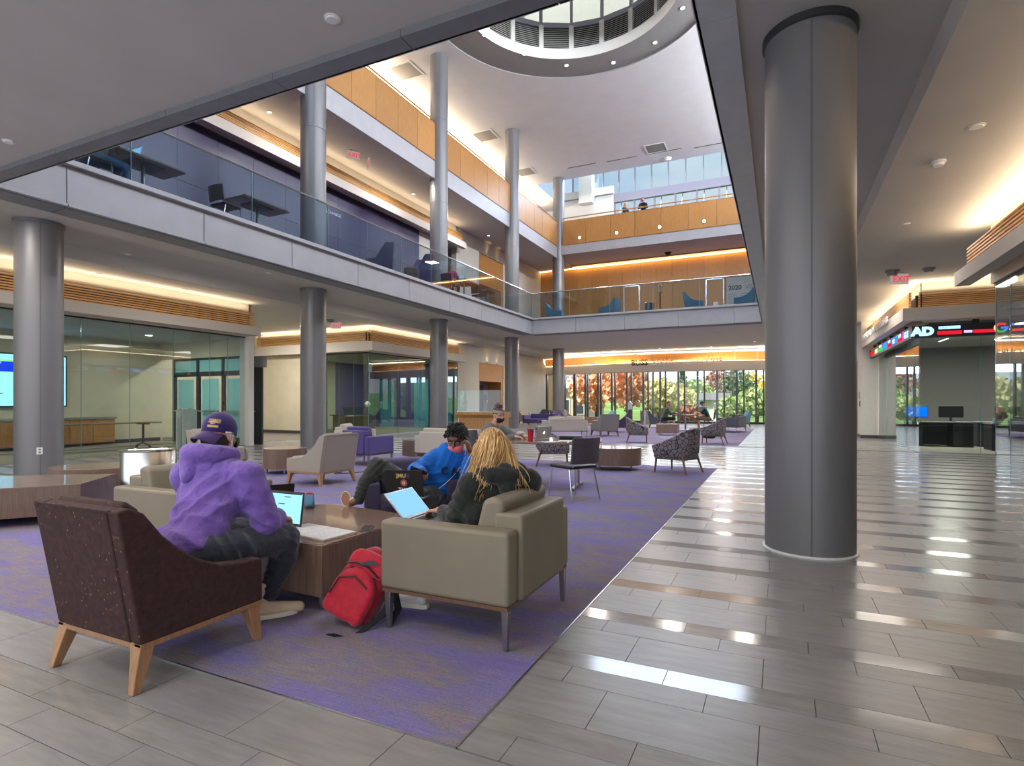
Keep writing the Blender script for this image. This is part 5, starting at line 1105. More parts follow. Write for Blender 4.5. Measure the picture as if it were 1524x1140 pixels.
# red backpack on the carpet
bp=thing('backpack',(-2.33,2.60,.012),heading(.1,1)+.25,'red backpack with black straps leaning between coffee table and club chair','backpack')
m_red=stdcloth('red_nylon',(186,38,56),.3,30,.01,.6); m_strap=P('black_webbing',(28,28,30),.85)
m_red2=stdcloth('crimson_nylon',(150,30,44),.3,30,.01,.6)
TI=Matrix.Rotation(R(24),4,'Y')@Matrix.Rotation(R(-20),4,'X')
def outline(w,h,r=.5,k=8): return [(-w/2,.0),(w/2,.0)]+[(w/2*math.cos(a),h*(1-r)+h*r*math.sin(a)) for a in [PI*i/k for i in range(k+1)]]
def bag(nm,w,h,y0,y1,z0,mat,vox,disp,bev,tilt=0):
    o=MB().prism([(x,z+z0) for x,z in outline(w,h,.45)],y0,y1,'y'); b=o.build(nm+'_raw',mat,None,bevel=bev,seg=4)
    dg=bpy.context.evaluated_depsgraph_get(); me=bpy.data.meshes.new_from_object(b.evaluated_get(dg)); m2=MB(); m2.v=[tuple(TI@v.co) for v in me.vertices]; m2.f=[tuple(q.vertices) for q in me.polygons]; bpy.data.objects.remove(b)
    return remesh(m2,nm,mat,vox,bp,9,.5,disp,.08)
bag('bag_body',.30,.44,-.075,.085,.02,m_red2,.010,.018,.05)
bag('front_pocket',.27,.30,-.135,-.06,.02,m_red,.009,.014,.035)
bag('top_flap',.25,.13,-.115,.0,.30,m_red,.009,.012,.035)
def zp(x,y,z): return TI@Vector((x,y,z))
MB().tube([zp(-.125,-.10,.30),zp(-.07,-.125,.335),zp(.02,-.13,.345),zp(.10,-.115,.32)],.006,6).build('zip',m_black,bp,smooth=True); MB().tube([zp(-.11,-.142,.12),zp(-.10,-.148,.22),zp(-.02,-.150,.265),zp(.08,-.145,.24)],.0045,6).build('zip',m_black,bp,smooth=True)
MB().loft([[zp(-.05+.02*q,-.128-.004,.315+.012*q+dz) for dz in(0,.03*math.sin(PI*q/6)+.002)]for q in range(7)],cap=False,closed=False).build('open_pocket_gap',m_black,bp)
def sweep(pts,nm):
    mb=MB(); pts=[zp(*q) for q in pts]; mb.loft([[q+Vector((dx,dy,dz)) for dx,dy,dz in((-.018,-.01,0),(.018,.01,0),(.018,.01,.006),(-.018,-.01,.006))] for q in pts]); mb.build(nm,m_strap,bp,smooth=True)
sweep([(.12,.06,.36),(.20,.02,.28),(.21,-.05,.14),(.15,-.16,-.03),(.05,-.22,-.045)],'strap'); sweep([(.14,.07,.30),(.25,.05,.2),(.27,-.03,.05),(.24,-.12,-.03)],'strap')
MB().tube([zp(-.03,.03,.45),zp(.0,.03,.49),zp(.04,.03,.45)],.008,8).build('grab_loop',m_strap,bp,smooth=True)
t=thing('backpack',(-2.25,21.1,0),.2,'small black bag on the far carpet under the patterned chair','backpack'); b=MB(); b.limb((-.12,0,.14),(.12,0,.14),.12,.12); b.limb((-.08,0,.22),(.08,0,.22),.1,.1); remesh(b,'bag_body',m_black,.02,t,6); MB().tube([(-.1,.02,.3),(0,.02,.38),(.1,.02,.3)],.012,6).build('grab_loop',m_strap,t)
t=thing('power_cable',(-7.3,7.9,0),0,'black charging cable curled by the small round walnut table','cable'); MB().tube([(-.4,.3,.02),(-.2,.1,.008),(0,.15,.008),(.15,.05,.05),(.1,-.05,.06),(.0,0,.008),(.2,.2,.008),(.3,.5,.008)],.008,6).build('cord',m_black,t,smooth=True)
# ================================================================ PEOPLE
def V(*a): return Vector(a)
def basis(f,u=(0,0,1)):
    f=Vector(f).normalized(); r=f.cross(Vector(u)).normalized(); u=r.cross(f).normalized(); return f,r,u
def head(mb,c,f,r,u,s=1.0,neckto=None,nose=True):
    A=(r,f,u); c=Vector(c)
    mb.ball(c+u*.025*s-f*.01*s,(.076*s,.095*s,.098*s),20,14,A)
    mb.ball(c+f*.03*s-u*.05*s,(.060*s,.066*s,.068*s),16,12,A); mb.ball(c+f*.052*s-u*.088*s,(.034*s,.034*s,.028*s),12,8,A)
    mb.ball(c+f*.07*s+u*.038*s,(.052*s,.02*s,.02*s),12,8,A)
    for q in(-1,1):
        mb.ball(c+f*.062*s+r*(q*.038*s)-u*.028*s,(.024*s,.024*s,.022*s),10,8,A)
        mb.ball(c+r*(q*.078*s)-f*.005*s-u*.005*s,(.011*s,.02*s,.032*s),10,8,A)
    if nose: mb.limb(c+f*.088*s+u*.015*s,c+f*.108*s-u*.026*s,.009*s,.0135*s,10); mb.ball(c+f*.094*s-u*.03*s,(.019*s,.012*s,.01*s),10,6,A)
    for q in(-.012,.0,.012): mb.ball(c+f*.086*s-u*(.062+.006)*s+r*q*s,(.014*s,.01*s,.008*s),8,6,A)
    if neckto is not None: mb.limb(c-f*.02*s-u*.07*s,Vector(neckto),.052*s,.06*s,14)
def face_parts(par,c,f,r,u,s,brow,iris=(60,40,30)):
    for q in(-1,1):
        e=Vector(c)+f*.082*s+r*(q*.032*s)+u*.004*s
        MB().ball(e,(.0115*s,.007*s,.006*s),12,8,(r,f,u)).build('eye',m_eyew,par,smooth='all'); MB().ball(e+f*.006*s-u*.002*s,(.0058*s,.003*s,.0058*s),10,6,(r,f,u)).build('iris',m_black,par,smooth='all')
        MB().tube([Vector(c)+f*.091*s+r*q*.014*s+u*.022*s,Vector(c)+f*.09*s+r*q*.034*s+u*.027*s,Vector(c)+f*.078*s+r*q*.054*s+u*.021*s],[.004*s,.005*s,.003*s],6).build('eyebrow',brow,par,smooth='all')
def hand(mb,w,d,n,side,curl=.5,s=1.0,spread=.12,thumb=.5):
    """w wrist, d finger direction, n back-of-hand normal, side = thumb side"""
    w=Vector(w);d=Vector(d).normalized();n=Vector(n);n=(n-d*n.dot(d)).normalized();t=Vector(side);t=(t-d*t.dot(d)-n*t.dot(n)).normalized()
    mb.limb(w,w+d*.03*s,.026*s,.027*s,10)
    for k in(-.028,-.01,.01,.027): mb.limb(w+d*.02*s+t*k*.6*s,w+d*.085*s+t*k*s,.014*s,.0125*s,8)
    for i,(k,L) in enumerate(((.030,.074),(.010,.084),(-.010,.078),(-.029,.062))):
        p=w+d*.088*s+t*k*s; a=curl*.75; dd=d+t*(k*spread*8)
        p1=p+(dd*math.cos(a)-n*math.sin(a)).normalized()*L*.42*s; a2=a+curl*1.1; p2=p1+(dd*math.cos(a2)-n*math.sin(a2)).normalized()*L*.33*s; a3=a2+curl*.8; p3=p2+(dd*math.cos(a3)-n*math.sin(a3)).normalized()*L*.27*s
        mb.chain([p,p1,p2,p3],[.0102*s,.0095*s,.0088*s,.0075*s],8)
    b=w+d*.025*s+t*.026*s; q1=b+(t*.75+d*.55-n*.25*thumb).normalized()*.04*s; q2=q1+(t*.35+d*.85-n*.5*thumb).normalized()*.032*s; q3=q2+(d*.95-n*.6*thumb).normalized()*.024*s
    mb.chain([b,q1,q2,q3],[.015*s,.0125*s,.011*s,.0085*s],8)
m_eyew=P('eye_white',(176,168,160),.4)
def torso(mb,pel,ch,r,hw0,hw1,dep0,dep1,n=5):
    n=max(n,14)
    pel=Vector(pel);ch=Vector(ch);u=(ch-pel).normalized();r=(r-u*r.dot(u)).normalized();f=u.cross(r)
    for k in range(n+1):
        t=k/n; c=pel.lerp(ch,t); mb.ball(c,(hw0+(hw1-hw0)*t,dep0+(dep1-dep0)*t,.11),18,10,(r,f,u))
def shoe(mb,sole,ank,toe,s=1.0):
    ank=Vector(ank);toe=Vector(toe);d=(toe-Vector((ank.x,ank.y,toe.z)));h=d.normalized();heel=Vector((ank.x,ank.y,toe.z))-h*.04*s
    mb.limb(heel+V(0,0,.02),heel+h*.1*s+V(0,0,.025),.036*s,.04*s); mb.limb(heel+h*.1*s+V(0,0,.025),toe-h*.03*s+V(0,0,.008),.042*s,.033*s); mb.limb(ank,heel+h*.06*s+V(0,0,.04),.042*s,.04*s)
    z=V(0,0,1);x=h.cross(z)
    pts=[]
    for t,w in((-.045,.022),(-.02,.034),(.05,.036),(.13,.042),(.2,.036),(.235,.018)): pts.append((t*s,w*s))
    poly=[(heel+h*a+x*b) for a,b in pts]+[(heel+h*a-x*b) for a,b in reversed(pts)]
    zb=toe.z-.03
    k=len(poly); vs=[(p.x,p.y,zb) for p in poly]+[(p.x,p.y,zb+.028) for p in poly]
    sole.add(vs,[tuple(range(k-1,-1,-1)),tuple(range(k,2*k))]+[(i,(i+1)%k,k+(i+1)%k,k+i) for i in range(k)])
def maskpart(par,c,f,r,u,mat,s=1.0,loops=True):
    c=Vector(c); rings=[]
    for j,(dz,w,fo) in enumerate(((-.022,.052,.100),(-.034,.064,.108),(-.055,.068,.107),(-.08,.062,.096),(-.102,.046,.074),(-.112,.028,.05))):
        row=[]
        for i in range(13):
            a=(i-6)/6*1.35; x=math.sin(a)*w/math.sin(1.35)*1.08; y=fo*math.cos(a*.72) if abs(a)<2 else 0
            row.append(c+r*(x*s)+f*((y*.92+.012)*s)+u*(dz*s))
        rings.append(row)
    back=[[p-f*.006*s for p in row] for row in rings]
    mb=MB(); mb.loft(rings,cap=False,closed=False); mb.loft([list(reversed(x)) for x in back],cap=False,closed=False)
    mb.build('face_mask',mat,par,smooth='all')
    if loops:
        for q in(-1,1):
            e=0 if q<0 else 12
            MB().tube([rings[0][e],c+r*q*.084*s+f*.01*s+u*.015*s,c+r*q*.088*s-f*.02*s+u*.005*s,c+r*q*.086*s-u*.03*s,rings[3][e]],.002*s,6).build('ear_loop',m_whitepl,par,smooth='all')
def person_body(name,label,group,build,skin,vox=.006):
    mb=MB(); build(mb); o=remesh(mb,name,skin,vox,None,3); return tag(o,label,'person',group)
def cloth(par,name,mat,build,vox=.011,sm=10,disp=.014,ds=.1,folds=()):
    mb=MB(); build(mb); o=remesh(mb,name,mat,vox,par,sm,.5,disp,ds)
    if folds: crease(o,folds)
    return o
def crease(o,folds):
    """push groups of parallel creases into the cloth: (centre, radius, direction across, wavelength, depth)"""
    import numpy as np
    me=o.data; n=len(me.vertices); co=np.empty(n*3); me.vertices.foreach_get('co',co); co=co.reshape(-1,3); no=np.empty(n*3); me.vertices.foreach_get('normal',no); no=no.reshape(-1,3); off=np.zeros(n)
    for c,R_,d,wl,amp in folds:
        c=np.array(c);d=np.array(d,float);d/=np.linalg.norm(d); q=co-c; r_=np.linalg.norm(q,axis=1)/R_; fall=np.clip(1-r_**2,0,1)**1.2
        e=np.cross(d,[.3,.5,.8]); e/=np.linalg.norm(e)
        ph=2*np.pi*(q@d)/wl+.9*np.sin(q@e*2*np.pi/(wl*3.1))+.6*np.sin(q@d*2*np.pi/(wl*2.3)+1)
        off+=amp*fall*(1-2*np.abs(np.sin(ph/2))**.8)
    co+=no*off[:,None]; me.vertices.foreach_set('co',co.ravel()); me.update()
def strands(par,name,mat,paths,r0,r1,n=5):
    mb=MB()
    for p in paths: mb.tube(p,[r0+(r1-r0)*i/(len(p)-1) for i in range(len(p))],n)
    o=mb.build(name,mat,par,smooth='all'); o['kind']='stuff'; return o
def bez(a,b,c,d,n=8):
    a,b,c,d=map(Vector,(a,b,c,d)); return [a*(1-t)**3+b*3*t*(1-t)**2+c*3*t*t*(1-t)+d*t**3 for t in [i/n for i in range(n+1)]]
c_purple=stdcloth('purple_hoodie_fleece',(118,92,172),.9,6.5,.05); c_navy=stdcloth('charcoal_jersey',(52,56,68),.7,9,.035); c_blue=stdcloth('bright_blue_fleece',(22,104,196),.8,8,.035); c_black=stdcloth('black_fleece',(42,46,44),.8,7,.04); c_green=stdcloth('dark_olive_denim',(48,52,50),.7,10,.03); c_greyk=stdcloth('grey_knit',(112,112,112),.5,16,.02); c_jean=stdcloth('blue_denim',(70,104,136),.4,12,.02)
# ---- 1. the man in the purple hoodie, leaning over the coffee table (3/4 back view)
f,r,u=basis((-.16,.97,-.22)); HC=V(-3.12,2.385,1.10)
tf,tr,tu=basis((-.12,.99,0))
pel=V(-2.88,2.03,.53); sh=V(-3.0,2.27,.87); sL=V(-3.2,2.24,.86); sR=V(-2.80,2.31,.86); eR=V(-2.715,2.37,.60); wR=V(-2.84,2.585,.585); eL=V(-3.3,2.4,.60); wL=V(-3.2,2.62,.56)
def b1(mb):
    head(mb,HC,f,r,u,1.04,V(-3.04,2.30,.95)); torso(mb,pel,sh,tr,.13,.16,.09,.09)
    mb.chain([sh,sL,eL,wL],[.06,.05,.04,.032]); mb.chain([sh,sR,eR,wR],[.06,.05,.04,.032])
    hand(mb,wR,(-.3,.9,-.25),(.2,.1,.95),(-.9,-.3,0),.45); hand(mb,wL,(.2,.9,-.2),(0,.1,1),(.9,-.2,0),.4)
    for s,hp,kn,an in((1,V(-2.76,2.08,.5),V(-2.725,2.51,.47),V(-2.795,2.455,.12)),(-1,V(-3.0,2.08,.5),V(-3.12,2.5,.48),V(-3.1,2.44,.1))): mb.chain([hp,kn,an],[.06,.036,.03]); pass
p1=person_body('person','person in a purple hoodie and backwards cap hunched over a laptop','',b1,m_skin)
def h1(mb):
    torso(mb,pel-V(0,0,.015),sh,tr,.185,.205,.135,.125,7); mb.limb(sL,sR,.108,.108,16); mb.ball(V(-2.99,2.20,.74),(.205,.125,.16),18,12)
    mb.chain([sL,eL,wL],[.105,.078,.05]); mb.chain([sR,eR,wR],[.108,.088,.052]); mb.ball(wR-V(0,.02,0),.055); mb.limb(eR+V(0,-.02,-.03),eR+V(-.02,.1,-.02),.06,.058)
    mb.ball(pel+V(-.03,-.03,.02),(.205,.15,.1),18,10)
cloth(p1,'hoodie',c_purple,h1,.0095,12,.016,.12,[((-2.74,2.30,.64),.17,(.1,.6,.8),.062,.011),((-2.86,2.03,.60),.24,(.35,.25,.9),.085,.011),((-2.88,2.17,.74),.24,(.75,.1,-.65),.10,.013),((-2.82,2.28,.86),.15,(.9,.1,.4),.07,.006),((-3.05,2.1,.68),.2,(-.5,.2,.85),.11,.009),((-2.79,2.46,.60),.12,(0,1,.2),.045,.009)])
hood=MB(); rr=[]
for k in range(15):
    a=-PI*.72+PI*1.44*k/14; rad=.112; c=V(-3.05,2.28,.988)+tr*(math.sin(a)*rad*1.08)-tf*(math.cos(a)*rad)+V(0,0,.02+.0*math.cos(a)-.03*(1-math.cos(a))*.5); rr.append(c)
hood.chain(rr,[.036+.024*math.cos((k-7)/7*1.3) for k in range(15)],12); hood.limb(V(-3.08,2.16,.955),V(-3.05,2.14,.88),.06,.055); hood.ball(V(-3.045,2.25,.94),(.115,.10,.06)); hood.limb(V(-3.14,2.18,.92),V(-2.97,2.2,.92),.052,.052)
remesh(hood,'hood',c_purple,.009,p1,8,.5,.01,.08)
# seam of the sleeve and hem rib
def t1(mb):
    mb.ball(V(-2.88,2.02,.49),(.19,.15,.1),18,10)
    mb.chain([V(-2.77,2.05,.50),V(-2.72,2.52,.475),V(-2.745,2.535,.36),V(-2.79,2.46,.155)],[.105,.092,.085,.06],16); mb.ball(V(-2.79,2.46,.165),(.062,.062,.03))
    mb.chain([V(-3.0,2.05,.50),V(-3.12,2.52,.485),V(-3.11,2.46,.16)],[.105,.085,.055],16)
cloth(p1,'trousers',c_navy,t1,.0095,8,.014,.07,[((-2.74,2.16,.5),.2,(.2,1,.5),.075,.009),((-2.73,2.47,.42),.16,(0,.5,1),.05,.009),((-2.79,2.46,.22),.14,(0,.1,1),.045,.008)])
m_cream=P('cream_knit',(214,196,166),.8,bump=.4,bscale=120); m_whs=P('off_white_sole',(226,222,206),.6)
for an,to in((V(-2.80,2.43,.09),V(-2.665,2.625,.033)),(V(-3.1,2.44,.09),V(-3.08,2.66,.033))):
    s1=MB();s2=MB(); shoe(s1,s2,an,to,1.0); sh_=remesh(s1,'sneaker',m_cream,.008,p1,5); s2.build('sole',m_whs,sh_,bevel=.006)
    MB().limb(an+V(0,0,.02),an+V(0,.005,.10),.037,.038,14).build('sock',P('sock_white',(216,206,192),.85) if an.x>-3 else bpy.data.materials['sock_white'],p1,smooth='all')
    lc=MB(); hd=(to-V(an.x,an.y,to.z)).normalized()
    for k in range(4): q=V(an.x,an.y,.075)+hd*(.055+.022*k)-V(0,0,.008*k); x_=hd.cross(V(0,0,1)); lc.tube([q-x_*.022,q+V(0,0,.012),q+x_*.022],.0035,6)
    lc.build('laces',m_whs,sh_)
capm=stdcloth('navy_cap_twill',(56,44,104),.2,40,.004)
cap=MB(); cc=HC+u*.035-f*.008; rings=[]
for j in range(9):
    a=PI/2*j/8; rad=math.cos(a); zz=math.sin(a)*.107; rings.append([cc+r*(.091*rad*math.cos(q))+f*(.110*rad*math.sin(q))+u*(zz-.0) for q in [2*PI*i/32 for i in range(32)]])
rings[0]=[p-u*.03 for p in rings[0]]
cap.loft(rings); co=cap.build('cap',capm,p1,smooth='all')
bill=MB(); rows=[]
for j in range(6):
    t=j/5; row=[]
    for i in range(11):
        a=(i-5)/5*1.15; w=.088; x=math.sin(a)*w*(1-.12*t); y=-(math.cos(a)*.085+.02+t*.085*(math.cos(a*.9))); z=-.028-.055*t-.022*(math.sin(a)**2)
        row.append(cc+r*x+f*y+u*z)
    rows.append(row)
bill.loft(rows,cap=False,closed=False); bill.loft([[p-u*.006 for p in row][::-1] for row in rows],cap=False,closed=False); bill.build('bill',stdcloth('plum_cap_bill',(80,58,110),.2,40,.004),co,smooth='all')
patchm=P('tan_patch',(206,172,120),.8)
def onhead(ang,h,off=.0):   # point on the cap: ang from the back towards the right ear
    rad=math.sqrt(max(0,1-(h/.107)**2)); d=-f*math.cos(ang)*.110*rad+r*math.sin(ang)*.091*rad; return cc+d+u*h+(d.normalized())*off
for h0,h1,a0,a1 in((.022,.046,.1,.85),(-.006,.008,.12,.75)):
    mb=MB(); A=[[onhead(a0+(a1-a0)*i/8,hh,.004) for i in range(9)] for hh in(h0,h1)]; mb.loft(A,cap=False,closed=False); mb.build('patch',patchm,co,smooth='all')
mb=MB(); mb.loft([[onhead(.3+.3*i/6,.014+.004*(i/6)**2+w*(1-i/6),.005) for i in range(7)] for w in(0,.006)],cap=False,closed=False); mb.build('white_mark',m_whitepl,co)
text('patch_text','JMU DUKES',.02,capm,onhead(.12,.028,.006),(onhead(.8,.03)-onhead(.12,.03)),u,co,.0006)
maskpart(p1,HC,f,r,u,P('black_cotton',(40,44,54),.9),1.05)
hr=MB(); hr.ball(HC-f*.03-u*.04,(.083,.08,.075),16,10,(r,f,u)); remesh(hr,'hair',P('dark_brown_hair',(50,38,32),.7),.008,p1,4)
MB().tube([HC+r*.088+f*.01-u*.0,HC+r*.09+f*.012-u*.03,HC+r*.085+f*.02-u*.09,HC+r*.07+f*.01-u*.15],.0028,6).build('earphone_wire',m_whitepl,p1,smooth='all'); MB().limb(HC+r*.084+f*.012+u*.0,HC+r*.09+f*.0-u*.004,.008,.007).build('earbud',m_whitepl,p1,smooth='all'); MB().tube([HC+r*.089-f*.05+u*.008,HC+r*.093-f*.01+u*.012],.006,8).build('earphone_bar',m_whitepl,p1,smooth='all')
# ---- 2. the man in the bright blue hoodie, sprawled in the purple chair
f,r,u=basis((.22,-.93,-.38)); HC=V(-2.645,4.42,.965); tf,tr,tu=basis((.75,-.66,0))
pel=V(-2.84,4.22,.50); sh=V(-2.685,4.44,.80); sR=V(-2.80,4.34,.80); sL=V(-2.555,4.54,.765); eR=V(-2.88,4.11,.70); wR=V(-2.715,3.995,.705); eL=V(-2.50,4.37,.645); wL=V(-2.478,4.37,.845)
def b2(mb):
    head(mb,HC,f,r,u,1.02,V(-2.675,4.46,.83)); torso(mb,pel,sh,tr*-1,.12,.15,.08,.085)
    mb.chain([sh,sL,eL,wL],[.06,.05,.042,.031]); mb.chain([sh,sR,eR,wR],[.06,.05,.04,.03])
    hand(mb,wL,(-.12,.02,1),(.85,.35,.1),(-.4,-.85,.1),.9); hand(mb,wR,(.55,-.75,.05),(-.1,.25,.95),(-.8,-.5,0),.75)
    mb.chain([V(-2.86,4.16,.5),V(-3.17,3.98,.745),V(-3.235,3.795,.47)],[.07,.05,.035]); mb.chain([V(-2.74,4.14,.48),V(-2.76,3.86,.47),V(-2.76,3.84,.12)],[.07,.05,.036]); mb.limb(V(-3.235,3.795,.47),V(-3.28,3.76,.45),.034,.03)
p2=person_body('person','person in a bright blue hoodie and pink mask slouching with one hand on his head','',b2,m_skindark)
def h2(mb):
    torso(mb,pel+V(0,.02,.01),sh,tr,.17,.175,.12,.115,7); mb.limb(sL,sR,.09,.09,16); mb.chain([sL,eL,eL.lerp(wL,.72)],[.092,.08,.056]); mb.ball(eL.lerp(wL,.74),(.06,.06,.03)); mb.chain([sR,eR,eR.lerp(wR,.8)],[.09,.07,.05])
    mb.ball(V(-2.68,4.45,.85),(.09,.09,.05),16,10)
h2o=cloth(p2,'hoodie',c_blue,h2,.009,9,.014,.09,[((-2.74,4.2,.6),.2,(.3,-.2,.9),.07,.009),((-2.86,4.15,.7),.14,(.3,-.8,.4),.05,.009),((-2.5,4.37,.72),.14,(.1,.1,1),.045,.009),((-2.7,4.36,.76),.14,(.7,.5,-.4),.07,.006)])
cf=V(.68,-.70,-.0).normalized(); rx=V(.72,.68,0).normalized()
for s_,x0,z0 in(('C',-.085,.665),('A',.0,.66),('/',.07,.64)):
    up2=V(-.25*cf.x,-.25*cf.y,1).normalized()
    o=text('chest_lettering',s_,.1,m_black,V(-2.70,4.36,z0)+rx*x0+cf*.105,rx,up2,h2o,.02,bold=-.002)
def t2(mb):
    mb.ball(pel-V(0,0,.02),(.17,.15,.1),16,10); mb.chain([V(-2.87,4.17,.5),V(-3.175,3.975,.745),V(-3.215,3.86,.60),V(-3.235,3.80,.48)],[.1,.082,.072,.052],16)
    mb.chain([V(-2.75,4.15,.48),V(-2.76,3.87,.49),V(-2.76,3.85,.14)],[.1,.08,.055],16)
cloth(p2,'trousers',c_green,t2,.0095,7,.012,.07,[((-3.15,3.97,.72),.15,(.6,.3,-.7),.05,.008),((-2.95,4.1,.58),.18,(.9,.1,-.3),.06,.008),((-3.23,3.82,.52),.12,(.1,.3,1),.04,.007)])
s1=MB(); s2=MB()
# shoe propped on its heel on the table edge, sole towards us
m_tansole=P('tan_shoe_sole',(150,104,78),.7)
so=V(-3.335,3.745,.475); n_=V(.42,-.75,.42).normalized(); upv=V(-.35,.25,.9).normalized(); upv=(upv-n_*upv.dot(n_)).normalized(); sx_=upv.cross(n_)
s1.limb(so-n_*.05-upv*.03,so-n_*.05+upv*.05,.034,.032); s1.limb(so-n_*.05-upv*.03,V(-3.25,3.80,.475),.036,.036); remesh(s1,'sneaker',m_cream,.008,p2,4)
s2.obox(so-n_*.012,sx_,upv,n_,.034,.062,.012).build('sole',m_tansole,p2,bevel=.02,seg=3) if False else None
ov=[[so+sx_*(.04*math.cos(a))+upv*(.068*math.sin(a)+.008)+n_*h for a in [2*PI*i/28 for i in range(28)]] for h in(-.03,-.005,-.004)]
MB().loft(ov[:2]).build('sole',m_whs,p2,smooth=True); MB().loft([[so+sx_*(.036*math.cos(a))+upv*(.063*math.sin(a)+.008)+n_*h for a in [2*PI*i/28 for i in range(28)]] for h in(-.006,-.003)]).build('sole_tread',m_tansole,p2)
maskpart(p2,HC,f,r,u,P('pink_cotton',(226,120,128),.85),1.06); face_parts(p2,HC,f,r,u,1.02,m_black)
hairb=P('black_hair',(18,17,18),.55); hr=MB(); hr.ball(HC+u*.055-f*.02,(.088,.098,.078),18,12,(r,f,u)); hr.ball(HC+u*.02-f*.06,(.08,.055,.075),16,10,(r,f,u)); hobj=remesh(hr,'hair',hairb,.008,p2,3)
rn=random.Random(3); pts=[]
for k in range(420):
    ph=rn.uniform(0,1); a=rn.uniform(0,2*PI); z=.0+ph; rad=math.sqrt(max(0,1-(z*.98)**2)); d=(r*math.cos(a)*rad+f*math.sin(a)*rad+u*z).normalized()
    if d.dot(f)>.75 and z<.35: continue
    b=HC+u*.05-f*.018+r*(d.dot(r)*.082)+f*(d.dot(f)*.093)+u*(d.dot(u)*.074); L=rn.uniform(.016,.034); j=V(rn.uniform(-1,1),rn.uniform(-1,1),rn.uniform(-1,1))*.015
    e=b+d*L+j-u*(.03 if z<.6 else .006); pts.append([b,b.lerp(e,.5)+j*.5,e])
strands(p2,'hair_twists',hairb,pts,.0085,.0055,6)
MB().tube(bez(HC+r*-.082-u*.02,HC+r*-.1+f*.05-u*.2,V(-2.6,4.32,.62),V(-2.74,4.12,.50),14),.0028,6).build('earphone_wire',m_whitepl,p2,smooth='all')
ph=thing('phone',(wR.x+.02,wR.y-.10,wR.z+.015),0,'black phone held by the man in the blue hoodie','phone'); MB().obox((0,0,0),V(.9,.35,-.35).normalized(),V(.3,-.1,.85).normalized(),V(.3,-.9,-.2).normalized(),.075,.036,.005).build('body',m_black,ph,bevel=.003)
# ---- 3. the blonde woman in the black hoodie, seen from behind
f,r,u=basis((-.80,.58,-.10)); HC=V(-1.635,3.16,1.005); tf,tr,tu=basis((-.72,.69,0))
pel=V(-1.60,3.09,.52); sh=V(-1.575,3.13,.80); sL=V(-1.69,3.0,.79); sR=V(-1.43,3.25,.80); eL=V(-1.79,3.0,.575); wL=V(-1.98,3.12,.60); eR=V(-1.62,3.47,.60); wR=V(-1.86,3.38,.60)
def b3(mb):
    head(mb,HC,f,r,u,.98,V(-1.585,3.13,.86)); torso(mb,pel,sh,tr,.12,.14,.08,.08)
    mb.chain([sh,sL,eL,wL],[.055,.045,.038,.028]); mb.chain([sh,sR,eR,wR],[.055,.045,.038,.028]); hand(mb,wL,(-1,.2,-.1),(0,0,1),(.2,1,0),.4,.92); hand(mb,wR,(-1,0,-.1),(0,0,1),(0,-1,0),.4,.92)
    mb.chain([V(-1.66,3.0,.5),V(-2.08,2.98,.475),V(-2.08,2.99,.09)],[.075,.055,.036]); mb.chain([V(-1.66,3.2,.5),V(-2.08,3.22,.475),V(-2.06,3.2,.09)],[.075,.055,.036])
p3=person_body('person','person with long blonde hair and black hoodie in the foreground taupe chair','',b3,m_skin2)
def h3(mb):
    torso(mb,pel+V(0,0,-.01),sh,tr,.185,.175,.13,.115,7); mb.limb(sL,sR,.088,.09,16); mb.chain([sL,eL,eL.lerp(wL,.85)],[.092,.084,.05]); mb.chain([sR,eR,eR.lerp(wR,.85)],[.092,.08,.05]); mb.ball(V(-1.67,3.03,.62),(.12,.12,.12))
cloth(p3,'hoodie',c_black,h3,.0095,10,.016,.11,[((-1.6,2.98,.68),.24,(.6,.1,.8),.09,.011),((-1.77,2.99,.62),.16,(.2,-.2,1),.06,.010),((-1.50,3.1,.66),.2,(-.5,.3,.8),.09,.009)])
hood=MB(); rr=[]
for k in range(13):
    a=-2.3+4.6*k/12; rr.append(V(-1.555,3.12,.885)+tr*(math.sin(a)*.125)-tf*(math.cos(a)*.105)+V(0,0,-.025*math.cos(a)))
hood.chain(rr,[.032+.018*math.cos((k-6)/6*1.2) for k in range(13)],12); hood.limb(V(-1.50,3.08,.87),V(-1.475,3.06,.79),.07,.06); hood.limb(V(-1.56,3.0,.86),V(-1.44,3.13,.86),.05,.05); hood.ball(V(-1.55,3.12,.86),(.12,.12,.05))
remesh(hood,'hood',c_black,.009,p3,6,.5,.014,.07)
def t3(mb): mb.chain([V(-1.64,3.0,.5),V(-2.08,2.98,.475),V(-2.085,2.99,.16)],[.1,.075,.055]); mb.chain([V(-1.64,3.2,.5),V(-2.08,3.22,.475),V(-2.065,3.2,.16)],[.1,.075,.055]); mb.ball(V(-1.6,3.1,.48),(.17,.19,.09))
cloth(p3,'leggings',stdcloth('black_leggings',(34,34,38),.3,10,.02),t3,.014,6,.008,.07)
for an,to in((V(-2.08,2.99,.09),V(-2.25,2.97,.033)),(V(-2.06,3.2,.09),V(-2.23,3.2,.033))):
    s1=MB();s2=MB(); shoe(s1,s2,an,to,.92); sh_=remesh(s1,'sneaker',m_whitepl,.01,p3,4); s2.build('sole',m_whs,sh_)
def hairm(name,c0,c1):
    g=G(name); p=g.p; p.inputs['Roughness'].default_value=.38; geo=g.node('ShaderNodeNewGeometry'); g.link(g.ramp(geo.outputs['Random Per Island'],[(.1,c0),(.9,c1)]),p.inputs['Base Color']); p.inputs['Specular IOR Level'].default_value=.4; return g.m
blond=hairm('blonde_hair',(176,126,70),(240,208,150)); blond0=P('blonde_hair_base',(178,134,84),.5)
